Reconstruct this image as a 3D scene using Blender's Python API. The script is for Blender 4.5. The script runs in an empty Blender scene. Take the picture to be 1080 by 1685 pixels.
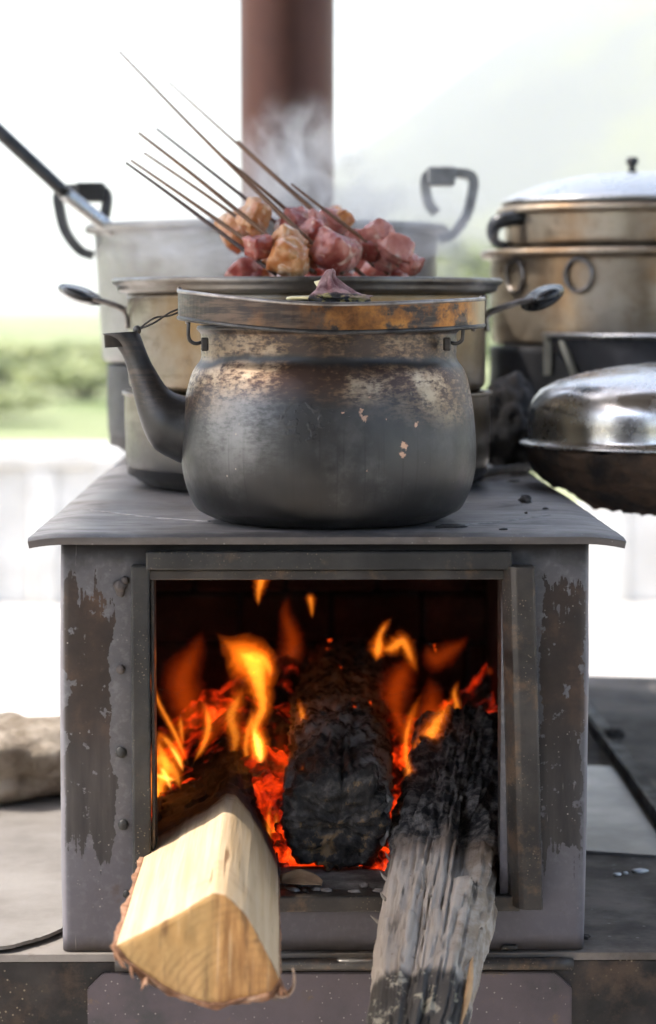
import bpy, bmesh, math, random
import numpy as np
from mathutils import Vector, Matrix, noise as mn

# ------------------------------------------------------------------ camera, sky, sun, exposure
sc = bpy.context.scene
COL = sc.collection
F, CX, CY = 3978.0, 540.0, 842.5                      # lens in photograph pixels
PITCH, YAW = math.atan(333.5 / F), math.atan(52 / F)
CAM = np.array([-0.023, -1.93, 0.5208])
FW = np.array([math.sin(YAW) * math.cos(PITCH), math.cos(YAW) * math.cos(PITCH), -math.sin(PITCH)])
RT = np.array([math.cos(YAW), -math.sin(YAW), 0.0])
UP = np.cross(RT, FW)


def at(px, py, Y):
    """point of the place at depth plane Y that the photograph shows at (px, py)"""
    r = FW + RT * (px - CX) / F - UP * (py - CY) / F
    return CAM + r * (Y - CAM[1]) / r[1]


cd = bpy.data.cameras.new('camera')
cam = bpy.data.objects.new('camera', cd)
COL.objects.link(cam)
cam.location = CAM
cam.rotation_euler = Matrix((RT, UP, -FW)).transposed().to_euler()
cd.sensor_fit = 'VERTICAL'
cd.sensor_height = 36.0
cd.sensor_width = 36.0
cd.lens = F * 36.0 / 1685.0
cd.clip_start = 0.05
cd.clip_end = 6000
cd.dof.use_dof = True
cd.dof.focus_distance = 1.99
cd.dof.aperture_fstop = 5.6
sc.camera = cam

SUN_DIR = Vector((-0.55, -0.05, 0.82)).normalized()
world = bpy.data.worlds.new('World')
sc.world = world
world.use_nodes = True
wn = world.node_tree
bg = wn.nodes['Background']
sky = wn.nodes.new('ShaderNodeTexSky')
sky.sky_type = 'NISHITA'
sky.sun_disc = False
sky.sun_elevation = math.asin(SUN_DIR.z)
sky.sun_rotation = math.atan2(SUN_DIR.x, SUN_DIR.y) % (2 * math.pi)
sky.altitude = 200
sky.air_density = 1.0
sky.dust_density = 3.5
sky.ozone_density = 1.0
wn.links.new(sky.outputs[0], bg.inputs[0])
bg.inputs[1].default_value = 0.12
sd = bpy.data.lights.new('sun', 'SUN')
sd.energy = 2.0
sd.angle = math.radians(1.0)
sd.color = (1.0, 0.95, 0.87)
sun = bpy.data.objects.new('sun', sd)
COL.objects.link(sun)
sun.rotation_euler = SUN_DIR.to_track_quat('Z', 'Y').to_euler()
sun.location = (-3, -1, 6)
vs = sc.view_settings
vs.view_transform = 'Standard'
vs.look = 'None'
vs.gamma = 1.0
vs.use_curve_mapping = False
vs.exposure = 2.05
cy = sc.cycles
cy.use_denoising = True
cy.use_adaptive_sampling = True
cy.adaptive_threshold = 0.03
cy.max_bounces = 10
cy.diffuse_bounces = 4
cy.glossy_bounces = 4
cy.transparent_max_bounces = 16
cy.volume_bounces = 1
cy.sample_clamp_indirect = 8.0
cy.caustics_reflective = False
cy.caustics_refractive = False

# ------------------------------------------------------------------ helpers
R = random.Random(7)


def tag(o, label=None, cat=None, group=None, kind=None):
    if label: o['label'] = label
    if cat: o['category'] = cat
    if group: o['group'] = group
    if kind: o['kind'] = kind
    return o


def empty(name, loc=(0, 0, 0), label=None, cat=None, group=None):
    o = bpy.data.objects.new(name, None)
    o.empty_display_size = 0.05
    COL.objects.link(o)
    o.location = loc
    return tag(o, label, cat, group)


def mesh(name, verts, faces, m=None, parent=None, smooth=True, mats=None, mi=None):
    me = bpy.data.meshes.new(name)
    me.from_pydata([tuple(map(float, v)) for v in verts], [], [tuple(f) for f in faces])
    if mats:
        for q in mats: me.materials.append(q)
        if mi is not None: me.polygons.foreach_set('material_index', mi)
    elif m: me.materials.append(m)
    if smooth: me.polygons.foreach_set('use_smooth', [True] * len(me.polygons))
    me.update()
    o = bpy.data.objects.new(name, me)
    COL.objects.link(o)
    if parent: o.parent = parent
    return o


def frombm(name, bm, m, parent=None, smooth=False):
    bmesh.ops.recalc_face_normals(bm, faces=bm.faces[:])
    me = bpy.data.meshes.new(name)
    bm.to_mesh(me); bm.free()
    me.materials.append(m)
    if smooth: me.polygons.foreach_set('use_smooth', [True] * len(me.polygons))
    o = bpy.data.objects.new(name, me)
    COL.objects.link(o)
    if parent: o.parent = parent
    return o


def box(name, x0, x1, y0, y1, z0, z1, m, parent=None, bevel=0.0, seg=2):
    bm = bmesh.new()
    bmesh.ops.create_cube(bm, size=1)
    for v in bm.verts:
        v.co = Vector(((x0 + x1) / 2 + v.co.x * (x1 - x0), (y0 + y1) / 2 + v.co.y * (y1 - y0), (z0 + z1) / 2 + v.co.z * (z1 - z0)))
    if bevel:
        bmesh.ops.bevel(bm, geom=bm.edges[:], offset=bevel, segments=seg, affect='EDGES', profile=0.5)
    return frombm(name, bm, m, parent, smooth=False)


def rings(rs, closed=False, cap0=True, cap1=True):
    """quads between rings of equal point counts"""
    n = len(rs[0]); vs_ = [p for r in rs for p in r]; fs = []
    m = len(rs)
    for i in range(m - 1 + (1 if closed else 0)):
        a, b = i * n, ((i + 1) % m) * n
        for j in range(n):
            k = (j + 1) % n
            fs.append((a + j, a + k, b + k, b + j))
    if not closed:
        if cap0: fs.append(tuple(range(n - 1, -1, -1)))
        if cap1: fs.append(tuple(range((m - 1) * n, m * n)))
    return vs_, fs


def lathe(name, prof, m, parent=None, seg=96, center=(0, 0, 0), wob=0.0, seed=0, cap0=False, cap1=False):
    rs = []
    for r, z in prof:
        ring = []
        for j in range(seg):
            a = 2 * math.pi * j / seg
            d = 0.0
            if wob:
                d = wob * mn.noise(Vector((math.cos(a) * 2 + seed, math.sin(a) * 2, z * 18)))
            ring.append((center[0] + (r + d) * math.cos(a), center[1] + (r + d) * math.sin(a), center[2] + z))
        rs.append(ring)
    v, f = rings(rs, cap0=cap0, cap1=cap1)
    return mesh(name, v, f, m, parent)


def smoothpath(pts, n):
    """Catmull-Rom resample of rows of numbers"""
    P = [np.array(p, float) for p in pts]
    P = [2 * P[0] - P[1]] + P + [2 * P[-1] - P[-2]]
    out = []
    segs = len(P) - 3
    for i in range(n):
        u = i / (n - 1) * segs
        k = min(int(u), segs - 1); t = u - k
        a, b, c, d = P[k:k + 4]
        out.append(0.5 * (2 * b + (c - a) * t + (2 * a - 5 * b + 4 * c - d) * t * t + (3 * b - a - 3 * c + d) * t ** 3))
    return out


def frames(path):
    T = []
    for i in range(len(path)):
        t = path[min(i + 1, len(path) - 1)] - path[max(i - 1, 0)]
        T.append(t / (np.linalg.norm(t) + 1e-12))
    n = np.cross(T[0], [0, 0, 1.0])
    if np.linalg.norm(n) < 1e-3: n = np.cross(T[0], [0, 1.0, 0])
    n /= np.linalg.norm(n)
    out = []
    for t in T:
        n = n - t * np.dot(n, t); n /= np.linalg.norm(n)
        out.append((t, n, np.cross(t, n)))
    return out


def tube(name, pts, rad, m, parent=None, seg=12, closed=False, sx=1.0, n=None):
    if n: 
        if isinstance(rad, (list, tuple)):
            q = smoothpath([list(p) + [r] for p, r in zip(pts, rad)], n)
            pts = [p[:3] for p in q]; rad = [max(p[3], 1e-5) for p in q]
        else: pts = smoothpath(pts, n)
    pts = [np.array(p, float) for p in pts]
    if not isinstance(rad, (list, tuple)): rad = [rad] * len(pts)
    rs = []
    for p, r, (t, a, b) in zip(pts, rad, frames(pts)):
        rs.append([p + a * r * sx * math.cos(2 * math.pi * j / seg) + b * r * math.sin(2 * math.pi * j / seg) for j in range(seg)])
    v, f = rings(rs, closed=closed)
    return mesh(name, v, f, m, parent)


def sweep(name, path, prof, m, parent=None, upv=(0, 0, 1), smooth=True, closed=False):
    """profile (side, up) swept along a path, kept upright"""
    rs = []
    path = [np.array(p, float) for p in path]
    U = np.array(upv, float)
    for i, p in enumerate(path):
        t = path[(i + 1) % len(path) if closed else min(i + 1, len(path) - 1)] - path[i - 1 if (i or closed) else 0]
        t /= np.linalg.norm(t)
        s = np.cross(t, U); s /= np.linalg.norm(s)
        u = np.cross(s, t)
        rs.append([p + s * a + u * b for a, b in prof])
    v, f = rings(rs, closed=closed)
    return mesh(name, v, f, m, parent, smooth)


def lump(name, size, m, parent=None, seed=0, rough=0.35, sub=4, freq=1.6, flat=0.0, loc=(0, 0, 0), rot=(0, 0, 0), squash=None):
    bm = bmesh.new()
    bmesh.ops.create_icosphere(bm, subdivisions=sub, radius=1)
    for v in bm.verts:
        p = v.co.copy()
        if squash:                                     # towards a cube
            q = max(abs(p.x), abs(p.y), abs(p.z))
            p = p.lerp(p / q * 0.82, squash)
        k = 1 + rough * mn.fractal(p * freq + Vector((seed * 3.1, seed * 1.7, 0)), 0.9, 2.1, 5)
        p *= k
        if flat and p.z < -flat: p.z = -flat + (p.z + flat) * 0.1
        v.co = Vector((p.x * size[0], p.y * size[1], p.z * size[2]))
    o = frombm(name, bm, m, parent, smooth=True)
    o.location = loc; o.rotation_euler = rot
    return o


# ------------------------------------------------------------------ materials
class N:
    def __init__(s, name):
        s.m = bpy.data.materials.new(name); s.m.use_nodes = True
        s.t = s.m.node_tree; s.b = s.t.nodes['Principled BSDF']
        s.out = s.t.nodes['Material Output']
        s.co = s.node('ShaderNodeTexCoord').outputs['Object']

    def node(s, typ, **kw):
        n = s.t.nodes.new(typ)
        for k, v in kw.items(): setattr(n, k, v)
        return n

    def put(s, sock, v):
        if isinstance(v, bpy.types.NodeSocket): s.t.links.new(v, sock)
        elif isinstance(v, (tuple, list)) and len(v) == 3 and sock.type == 'RGBA': sock.default_value = (*v, 1)
        else: sock.default_value = v

    def set(s, **kw):
        for k, v in kw.items(): s.put(s.b.inputs[k.replace('_', ' ')], v)
        return s

    def map(s, scale=(1, 1, 1), loc=(0, 0, 0), vec=None, rot=(0, 0, 0)):
        n = s.node('ShaderNodeMapping')
        s.put(n.inputs[0], vec or s.co); n.inputs['Scale'].default_value = scale; n.inputs['Location'].default_value = loc; n.inputs['Rotation'].default_value = rot
        return n.outputs[0]

    def noise(s, scale=5, detail=4, rough=0.55, vec=None, dist=0.0, col=False):
        n = s.node('ShaderNodeTexNoise')
        s.put(n.inputs['Vector'], vec or s.co)
        n.inputs['Scale'].default_value = scale; n.inputs['Detail'].default_value = detail
        n.inputs['Roughness'].default_value = rough; n.inputs['Distortion'].default_value = dist
        return n.outputs[1 if col else 0]

    def vor(s, scale=5, vec=None, feature='F1', out=0):
        n = s.node('ShaderNodeTexVoronoi', feature=feature)
        s.put(n.inputs['Vector'], vec or s.co); n.inputs['Scale'].default_value = scale
        return n.outputs[out]

    def wave(s, scale, vec=None, dist=2, detail=3, dscale=1.0, rings_=False):
        n = s.node('ShaderNodeTexWave', wave_type='RINGS' if rings_ else 'BANDS')
        s.put(n.inputs['Vector'], vec or s.co); n.inputs['Scale'].default_value = scale
        n.inputs['Distortion'].default_value = dist; n.inputs['Detail'].default_value = detail; n.inputs['Detail Scale'].default_value = dscale
        return n.outputs[1]

    def ma(s, op, a, b=0.0, c=None):
        n = s.node('ShaderNodeMath', operation=op)
        s.put(n.inputs[0], a); s.put(n.inputs[1], b)
        if c is not None: s.put(n.inputs[2], c)
        return n.outputs[0]

    def rng(s, v, a, b, c=0.0, d=1.0, smooth=True):
        n = s.node('ShaderNodeMapRange', interpolation_type='SMOOTHSTEP' if smooth else 'LINEAR')
        s.put(n.inputs[0], v)
        for i, q in enumerate((a, b, c, d)): s.put(n.inputs[1 + i], q)
        return n.outputs[0]

    def mix(s, f, a, b, op='MIX'):
        n = s.node('ShaderNodeMix', data_type='RGBA', blend_type=op)
        s.put(n.inputs[0], f); s.put(n.inputs[6], a); s.put(n.inputs[7], b)
        return n.outputs[2]

    def ramp(s, f, stops):
        n = s.node('ShaderNodeValToRGB')
        s.put(n.inputs[0], f)
        e = n.color_ramp.elements
        while len(e) < len(stops): e.new(0.5)
        for q, (p, c) in zip(e, stops):
            q.position = p; q.color = (*c, 1) if len(c) == 3 else c
        return n.outputs[0]

    def xyz(s, vec=None):
        n = s.node('ShaderNodeSeparateXYZ'); s.put(n.inputs[0], vec or s.co); return n.outputs

    def bump(s, h, strength=0.3, dist=0.002, normal=None):
        n = s.node('ShaderNodeBump'); s.put(n.inputs['Height'], h)
        n.inputs['Strength'].default_value = strength; n.inputs['Distance'].default_value = dist
        if normal: s.put(n.inputs['Normal'], normal)
        s.put(s.b.inputs['Normal'], n.outputs[0]); return n.outputs[0]


def steel_paint():
    """grey-violet mill scale with brown worn patches on the two front columns"""
    n = N('stove_steel')
    x, y, z = n.xyz()
    warp = n.noise(22, 6, 0.65)
    fine = n.noise(140, 3, 0.6)
    wz = n.ma('ADD', z, n.ma('MULTIPLY', n.ma('SUBTRACT', warp, 0.5), 0.13))
    streak = n.noise(1, 4, 0.6, vec=n.map((150, 150, 7)))
    wz = n.ma('ADD', wz, n.ma('MULTIPLY', n.ma('SUBTRACT', streak, 0.5), 0.10))
    ax = n.ma('ADD', n.ma('ABSOLUTE', x), n.ma('MULTIPLY', n.ma('SUBTRACT', warp, 0.5), 0.034))
    mx = n.ma('MULTIPLY', n.rng(ax, 0.171, 0.1735), n.rng(ax, 0.2105, 0.2085))
    mz = n.ma('MULTIPLY', n.rng(wz, 0.07, 0.095), n.rng(wz, 0.294, 0.289))
    mask = n.ma('MULTIPLY', mx, mz)
    mask = n.rng(n.ma('ADD', n.ma('MULTIPLY', mask, 0.75), n.ma('MULTIPLY', n.noise(85, 6, 0.75), 0.6)), 0.52, 0.62)
    mask = n.ma('MULTIPLY', mask, n.rng(ax, 0.160, 0.168))
    chips = n.rng(n.noise(70, 4, 0.6), 0.60, 0.63)
    mask = n.ma('MULTIPLY', mask, n.ma('SUBTRACT', 1.0, chips))
    base = n.ramp(n.noise(9, 6, 0.6), [(0.25, (0.062, 0.058, 0.060)), (0.5, (0.094, 0.088, 0.091)), (0.75, (0.135, 0.127, 0.131))])
    base = n.mix(n.rng(fine, 0.45, 0.75, 0, 0.5), base, (0.19, 0.18, 0.185))
    heat = n.rng(z, 0.16, 0.02)
    base = n.mix(n.ma('MULTIPLY', heat, 0.5), base, (0.112, 0.096, 0.114))
    rust = n.ramp(n.noise(26, 6, 0.65), [(0.3, (0.016, 0.012, 0.010)), (0.52, (0.036, 0.023, 0.017)), (0.75, (0.095, 0.052, 0.030))])
    low = n.mix(n.rng(z, 0.22, 0.13), rust, n.ramp(n.noise(1, 5, 0.6, vec=n.map((90, 90, 10))), [(0.3, (0.016, 0.0145, 0.0145)), (0.7, (0.055, 0.046, 0.043))]))
    colr = n.mix(mask, base, low)
    soot_shade = n.ma('MULTIPLY', n.rng(n.ma('ADD', z, n.ma('MULTIPLY', n.ma('SUBTRACT', n.noise(12, 5, 0.65), 0.5), 0.06)), 0.310, 0.330), 0.88)  # soot under the plate, darkened further to imitate the overhang's shade
    colr = n.mix(soot_shade, colr, (0.026, 0.022, 0.021))
    scr = n.ma('MULTIPLY', n.rng(n.noise(1, 3, 0.5, vec=n.map((420, 420, 26), rot=(0, 0.12, 0))), 0.68, 0.72), n.rng(n.noise(18, 3), 0.5, 0.62))
    colr = n.mix(n.ma('MULTIPLY', scr, 0.6), colr, (0.30, 0.27, 0.25))
    stain = n.rng(n.noise(33, 6, 0.7), 0.60, 0.70, 0, 0.55)
    colr = n.mix(stain, colr, (0.085, 0.055, 0.042))
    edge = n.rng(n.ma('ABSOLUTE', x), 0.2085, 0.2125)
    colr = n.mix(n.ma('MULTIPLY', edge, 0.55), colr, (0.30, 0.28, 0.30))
    speck = n.rng(n.vor(190), 0.16, 0.09)
    colr = n.mix(n.ma('MULTIPLY', speck, n.rng(n.noise(30), 0.5, 0.7, 0, 0.8)), colr, (0.34, 0.30, 0.27))
    dirt = n.ma('MULTIPLY', n.rng(n.ma('ADD', z, n.ma('MULTIPLY', warp, 0.02)), 0.024, 0.008), 0.85)
    colr = n.mix(dirt, colr, (0.075, 0.058, 0.045))
    n.set(Base_Color=colr, Metallic=0.25, Roughness=n.rng(mask, 0, 1, 0.62, 0.42))
    h = n.ma('ADD', n.ma('MULTIPLY', fine, 0.6), n.ma('MULTIPLY', mask, -0.8))
    n.bump(h, 0.28, 0.0006)
    return n.m


def dark_iron(name='frame_iron', c0=(0.022, 0.021, 0.020), c1=(0.055, 0.051, 0.046), rust=(0.10, 0.07, 0.05), amount=0.15, rough=0.5, scale=1.0, metal=0.45, speck=(0.30, 0.24, 0.17)):
    n = N(name)
    big = n.noise(14 * scale, 6, 0.62)
    colr = n.mix(n.rng(big, 0.35, 0.7), c0, c1)
    rm = n.rng(n.noise(38 * scale, 7, 0.7), 0.62 - amount * 0.25, 0.72 - amount * 0.1)
    colr = n.mix(n.ma('MULTIPLY', rm, 0.75), colr, rust)
    sp = n.ma('MULTIPLY', n.rng(n.vor(330 * scale), 0.22, 0.1), n.rng(n.noise(25 * scale), 0.45, 0.65))
    colr = n.mix(n.ma('MULTIPLY', sp, 0.8), colr, speck)
    n.set(Base_Color=colr, Metallic=metal, Roughness=n.rng(n.noise(60 * scale, 4), 0.3, 0.7, rough - 0.1, rough + 0.2))
    n.bump(n.noise(170 * scale, 4, 0.65), 0.3, 0.0006)
    return n.m


def plate_mat():
    n = N('top_plate_steel')
    v = n.map((3, 30, 3), rot=(0, 0, 0.06))
    a = n.noise(4, 6, 0.6, vec=v)
    b = n.noise(16, 6, 0.65)
    c = n.mix(n.rng(a, 0.35, 0.7), (0.17, 0.155, 0.15), (0.32, 0.297, 0.288))
    c = n.mix(n.rng(b, 0.55, 0.75), c, (0.05, 0.043, 0.04))
    c = n.mix(n.rng(n.noise(5.5, 7, 0.7), 0.48, 0.64, 0, 0.5), c, (0.055, 0.048, 0.046))
    yv = n.xyz()[1]
    c = n.mix(n.rng(n.ma('ADD', yv, n.ma('MULTIPLY', n.ma('SUBTRACT', n.noise(30, 6, 0.7), 0.5), 0.05)), 0.012, -0.012, 0, 0.75), c, (0.05, 0.043, 0.042))
    c = n.mix(n.ma('MULTIPLY', n.rng(n.noise(7, 5, 0.6), 0.55, 0.7), 0.5), c, (0.15, 0.115, 0.09))
    c = n.mix(n.ma('MULTIPLY', n.rng(n.vor(150), 0.14, 0.07), 0.5), c, (0.33, 0.31, 0.3))
    n.set(Base_Color=c, Metallic=0.35, Roughness=n.rng(b, 0.3, 0.7, 0.42, 0.66))
    n.bump(n.ma('ADD', n.noise(110, 5, 0.7), n.ma('MULTIPLY', a, 0.8)), 0.3, 0.0012)
    return n.m


def kettle_mat(name='kettle_soot', bands=1.0):
    """soot over aluminium, rubbed to brown and straw round the shoulder"""
    n = N(name)
    x, y, z = n.xyz()
    ang = n.ma('ARCTAN2', x, n.ma('MULTIPLY', y, -1))
    cmb = n.node('ShaderNodeCombineXYZ')
    n.put(cmb.inputs[0], ang); n.put(cmb.inputs[2], z)
    hv = cmb.outputs[0]
    scr = n.noise(1, 6, 0.7, vec=n.map((14, 1, 300), vec=hv))            # turning scratches
    scr2 = n.noise(1, 5, 0.65, vec=n.map((60, 1, 160), vec=hv, rot=(0, 0.35, 0)))
    blot = n.noise(19, 6, 0.65)
    big = n.noise(8, 4, 0.6)
    base = n.mix(n.rng(big, 0.3, 0.7), (0.028, 0.0274, 0.027), (0.072, 0.069, 0.067))
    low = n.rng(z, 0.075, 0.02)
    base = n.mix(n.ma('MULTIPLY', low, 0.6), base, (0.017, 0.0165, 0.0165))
    base = n.mix(n.ma('MULTIPLY', n.rng(blot, 0.5, 0.75), 0.5), base, (0.15, 0.144, 0.138))
    painted_sheen = n.ma('MULTIPLY', n.ma('MULTIPLY', n.rng(ang, -1.25, -0.80), n.rng(ang, -0.20, -0.60)), n.ma('MULTIPLY', n.rng(z, 0.035, 0.085), n.rng(z, 0.125, 0.110)))  # pale patch that paints the reflected highlight on the left flank
    painted_sheen = n.ma('MULTIPLY', painted_sheen, n.ma('MULTIPLY', n.rng(n.ma('ADD', n.ma('MULTIPLY', blot, 0.6), n.ma('MULTIPLY', scr, 0.4)), 0.38, 0.62), bands))
    base = n.mix(n.ma('MULTIPLY', painted_sheen, 0.4), base, (0.40, 0.39, 0.39))
    zz = n.ma('ADD', z, n.ma('MULTIPLY', n.ma('SUBTRACT', big, 0.5), 0.03))
    neck = n.ma('MULTIPLY', n.rng(zz, 0.134, 0.140), n.rng(zz, 0.168, 0.150))
    shoul = n.ma('MULTIPLY', n.rng(zz, 0.098, 0.119), n.rng(zz, 0.133, 0.126))
    side = n.rng(ang, 0.15, 0.9)
    sideL = n.rng(ang, -0.55, -1.15)
    drop = n.ma('MULTIPLY', n.ma('MULTIPLY', n.rng(zz, 0.078, 0.112), n.rng(zz, 0.13, 0.12)), n.ma('MAXIMUM', n.ma('MULTIPLY', side, 0.85), n.ma('MULTIPLY', sideL, 0.75)))
    wz_ = n.ma('MULTIPLY', n.ma('MAXIMUM', n.ma('MAXIMUM', n.ma('MULTIPLY', neck, 0.5), shoul), drop), bands)
    drop = n.ma('MULTIPLY', drop, bands)
    wsc = n.ma('MULTIPLY', n.rng(n.ma('ADD', n.ma('MULTIPLY', scr, 0.6), n.ma('MULTIPLY', blot, 0.5)), 0.50, 0.64), wz_)
    brown = n.ramp(blot, [(0.3, (0.13, 0.070, 0.036)), (0.48, (0.32, 0.20, 0.11)), (0.68, (0.58, 0.45, 0.30))])
    c = n.mix(n.ma('MULTIPLY', wz_, 0.55), base, (0.10, 0.048, 0.028))
    c = n.mix(n.ma('MULTIPLY', wsc, 0.85), c, brown)
    c = n.mix(n.ma('MULTIPLY', n.rng(scr2, 0.62, 0.72), n.ma('MULTIPLY', drop, 0.9)), c, (0.50, 0.39, 0.24))
    # flakes where the soot came off
    warp = n.ma('MULTIPLY', n.ma('SUBTRACT', n.noise(260, 4, 0.7), 0.5), 0.013)
    fl = None
    for px, py, r in CHIPS:
        p = at(px, py, KY - 0.12)
        q = n.node('ShaderNodeVectorMath', operation='DISTANCE')
        ax_ = n.ma('ABSOLUTE', 0)
        cz = float(p[2] - KZ); an = math.asin(max(-1, min(1, float((p[0] - KX) / 0.126))))
        du = n.ma('MULTIPLY', n.ma('SUBTRACT', ang, an), 0.126)
        dv = n.ma('SUBTRACT', z, cz)
        d = n.ma('SQRT', n.ma('ADD', n.ma('MULTIPLY', du, du), n.ma('MULTIPLY', dv, dv)))
        k = n.rng(n.ma('ADD', d, warp), r * 0.72, r * 0.45)
        fl = k if fl is None else n.ma('MAXIMUM', fl, k)
    fs = n.ma('MULTIPLY', n.rng(n.noise(1, 3, 0.6, vec=n.map((30, 1, 700), vec=hv, rot=(0, 0.6, 0))), 0.70, 0.74), n.rng(n.noise(14, 3), 0.5, 0.62))
    c = n.mix(n.ma('MULTIPLY', fs, 0.7), c, (0.32, 0.29, 0.26))
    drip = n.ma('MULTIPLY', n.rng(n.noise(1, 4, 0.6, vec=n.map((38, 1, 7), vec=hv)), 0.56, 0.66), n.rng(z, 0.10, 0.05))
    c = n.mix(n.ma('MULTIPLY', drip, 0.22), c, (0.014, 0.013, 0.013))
    dots = n.ma('MULTIPLY', n.rng(n.vor(95), 0.10, 0.06), n.rng(n.noise(17), 0.60, 0.66))
    c = n.mix(n.ma('MULTIPLY', fl, 0.9), c, n.mix(n.noise(200), (0.42, 0.22, 0.13), (0.60, 0.40, 0.29)))
    c = n.mix(n.ma('MULTIPLY', dots, 0.8), c, (0.36, 0.30, 0.25))
    n.set(Base_Color=c, Metallic=0.72, Roughness=n.rng(n.ma('ADD', n.ma('ADD', n.ma('MULTIPLY', blot, 0.7), n.ma('MULTIPLY', n.noise(75, 5, 0.7), 0.4)), n.ma('MULTIPLY', wsc, -0.2)), 0.3, 0.8, 0.30, 0.56))
    # raised stamp worn almost smooth, in the middle of the side
    sp = at(505, 695, KY - 0.12)
    dx = n.ma('DIVIDE', n.ma('SUBTRACT', x, float(sp[0] - KX)), 0.030)
    dz = n.ma('DIVIDE', n.ma('SUBTRACT', z, float(sp[2] - KZ)), 0.018)
    st = n.rng(n.ma('ADD', n.ma('MULTIPLY', dx, dx), n.ma('MULTIPLY', dz, dz)), 1.0, 0.5)
    stamp = n.ma('MULTIPLY', n.ma('MULTIPLY', n.rng(n.noise(170, 2, 0.5), 0.5, 0.62), st), n.rng(y, 0.0, -0.05))
    h = n.ma('ADD', n.ma('MULTIPLY', n.noise(120, 5, 0.7), 0.45), n.ma('ADD', n.ma('MULTIPLY', scr, 0.35), n.ma('MULTIPLY', stamp, 0.8)))
    h = n.ma('ADD', h, n.ma('MULTIPLY', fl, -0.6))
    n.bump(h, 0.32, 0.0010)
    return n.m


def alu(name, tint=(0.62, 0.57, 0.50), stain=(0.36, 0.25, 0.14), amount=0.5, rough=0.34, sootz=None, soot=(0.03, 0.03, 0.033), metal=0.85, streak=True):
    """old aluminium: straw stains, spin marks, soot below a height of its own"""
    n = N(name)
    x, y, z = n.xyz()
    a = n.noise(6, 6, 0.62)
    b = n.noise(30, 6, 0.7)
    c = n.mix(n.rng(a, 0.62 - 0.45 * amount, 0.85 - 0.35 * amount), tint, stain)
    c = n.mix(n.ma('MULTIPLY', n.rng(b, 0.55, 0.75), 0.6 * amount + 0.12), c, tuple(q * 0.35 for q in stain))
    c = n.mix(n.ma('MULTIPLY', n.rng(n.noise(1, 5, 0.65, vec=n.map((9, 9, 40))), 0.50, 0.68), 0.75 * amount), c, tuple(q * 0.42 for q in stain))
    h = n.noise(1, 4, 0.6, vec=n.map((6, 6, 420)))
    mt = metal
    rg = n.rng(b, 0.3, 0.7, rough - 0.06, rough + 0.16)
    if sootz:
        zz = n.ma('ADD', z, n.ma('MULTIPLY', n.ma('SUBTRACT', a, 0.5), 0.05))
        k = n.rng(zz, sootz[1], sootz[0])
        c = n.mix(n.ma('MULTIPLY', k, 0.97), c, soot)
        mt = n.rng(k, 0, 1, metal, 0.3)
    n.set(Base_Color=c, Metallic=mt, Roughness=rg)
    n.bump(n.ma('ADD', n.ma('MULTIPLY', h, 0.4 if streak else 0.0), n.ma('MULTIPLY', b, 0.5)), 0.15 if rough > 0.3 else 0.03, 0.0007)
    return n.m


def simple(name, c0, c1, scale=20, rough=0.5, metal=0.0, bump=0.2, bscale=None, bdist=0.001, stretch=(1, 1, 1), **kw):
    n = N(name)
    v = n.map(stretch)
    a = n.noise(scale, 6, 0.62, vec=v)
    n.set(Base_Color=n.mix(n.rng(a, 0.3, 0.7), c0, c1), Roughness=rough, Metallic=metal, **kw)
    n.bump(n.noise(bscale or scale * 3, 5, 0.65, vec=v), bump, bdist)
    return n.m


def flame_mat(name, colr, k):
    n = N(name)
    n.t.nodes.remove(n.b)
    e = n.node('ShaderNodeEmission')
    e.inputs[0].default_value = (*colr, 1); e.inputs[1].default_value = k
    n.t.links.new(e.outputs[0], n.out.inputs['Volume'])
    n.m.volume_intersection_method if hasattr(n.m, 'volume_intersection_method') else None
    return n.m


def ember_mat(name, thr=0.5, k=6.0, ash=(0.16, 0.15, 0.145), scale=38):
    n = N(name)
    a = n.noise(scale, 6, 0.68, dist=0.6)
    b = n.noise(scale * 0.35, 3, 0.6)
    y_ = n.xyz()[1]
    g = n.rng(n.ma('SUBTRACT', n.ma('ADD', n.ma('MULTIPLY', a, 0.6), n.ma('MULTIPLY', b, 0.5)), n.rng(y_, 0.17, 0.38, 0.0, 0.10)), thr - 0.05, thr + 0.22)
    base = n.mix(n.rng(n.noise(60, 5, 0.7), 0.5, 0.68), (0.014, 0.012, 0.011), ash)
    em = n.ramp(g, [(0.0, (0, 0, 0)), (0.3, (0.35, 0.012, 0.001)), (0.7, (1.0, 0.05, 0.003)), (1.0, (1.0, 0.11, 0.009))])
    n.set(Base_Color=base, Roughness=0.9, Emission_Color=em, Emission_Strength=k)
    n.bump(n.noise(120, 5, 0.7), 0.7, 0.003)
    return n.m


# kettle datum (centre of its base on the plate)
PZ = 0.3425                                            # top of the stove plate
KY = 0.105
KX = float(at(541, 700, KY)[0])
KZ = PZ + 0.0015
CHIPS = [(600, 688, 0.0046), (597, 676, 0.0026), (567, 679, 0.0022), (668, 735, 0.0048), (664, 748, 0.003), (605, 775, 0.0012), (640, 690, 0.0014), (612, 652, 0.0012), (690, 700, 0.002)]

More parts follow.
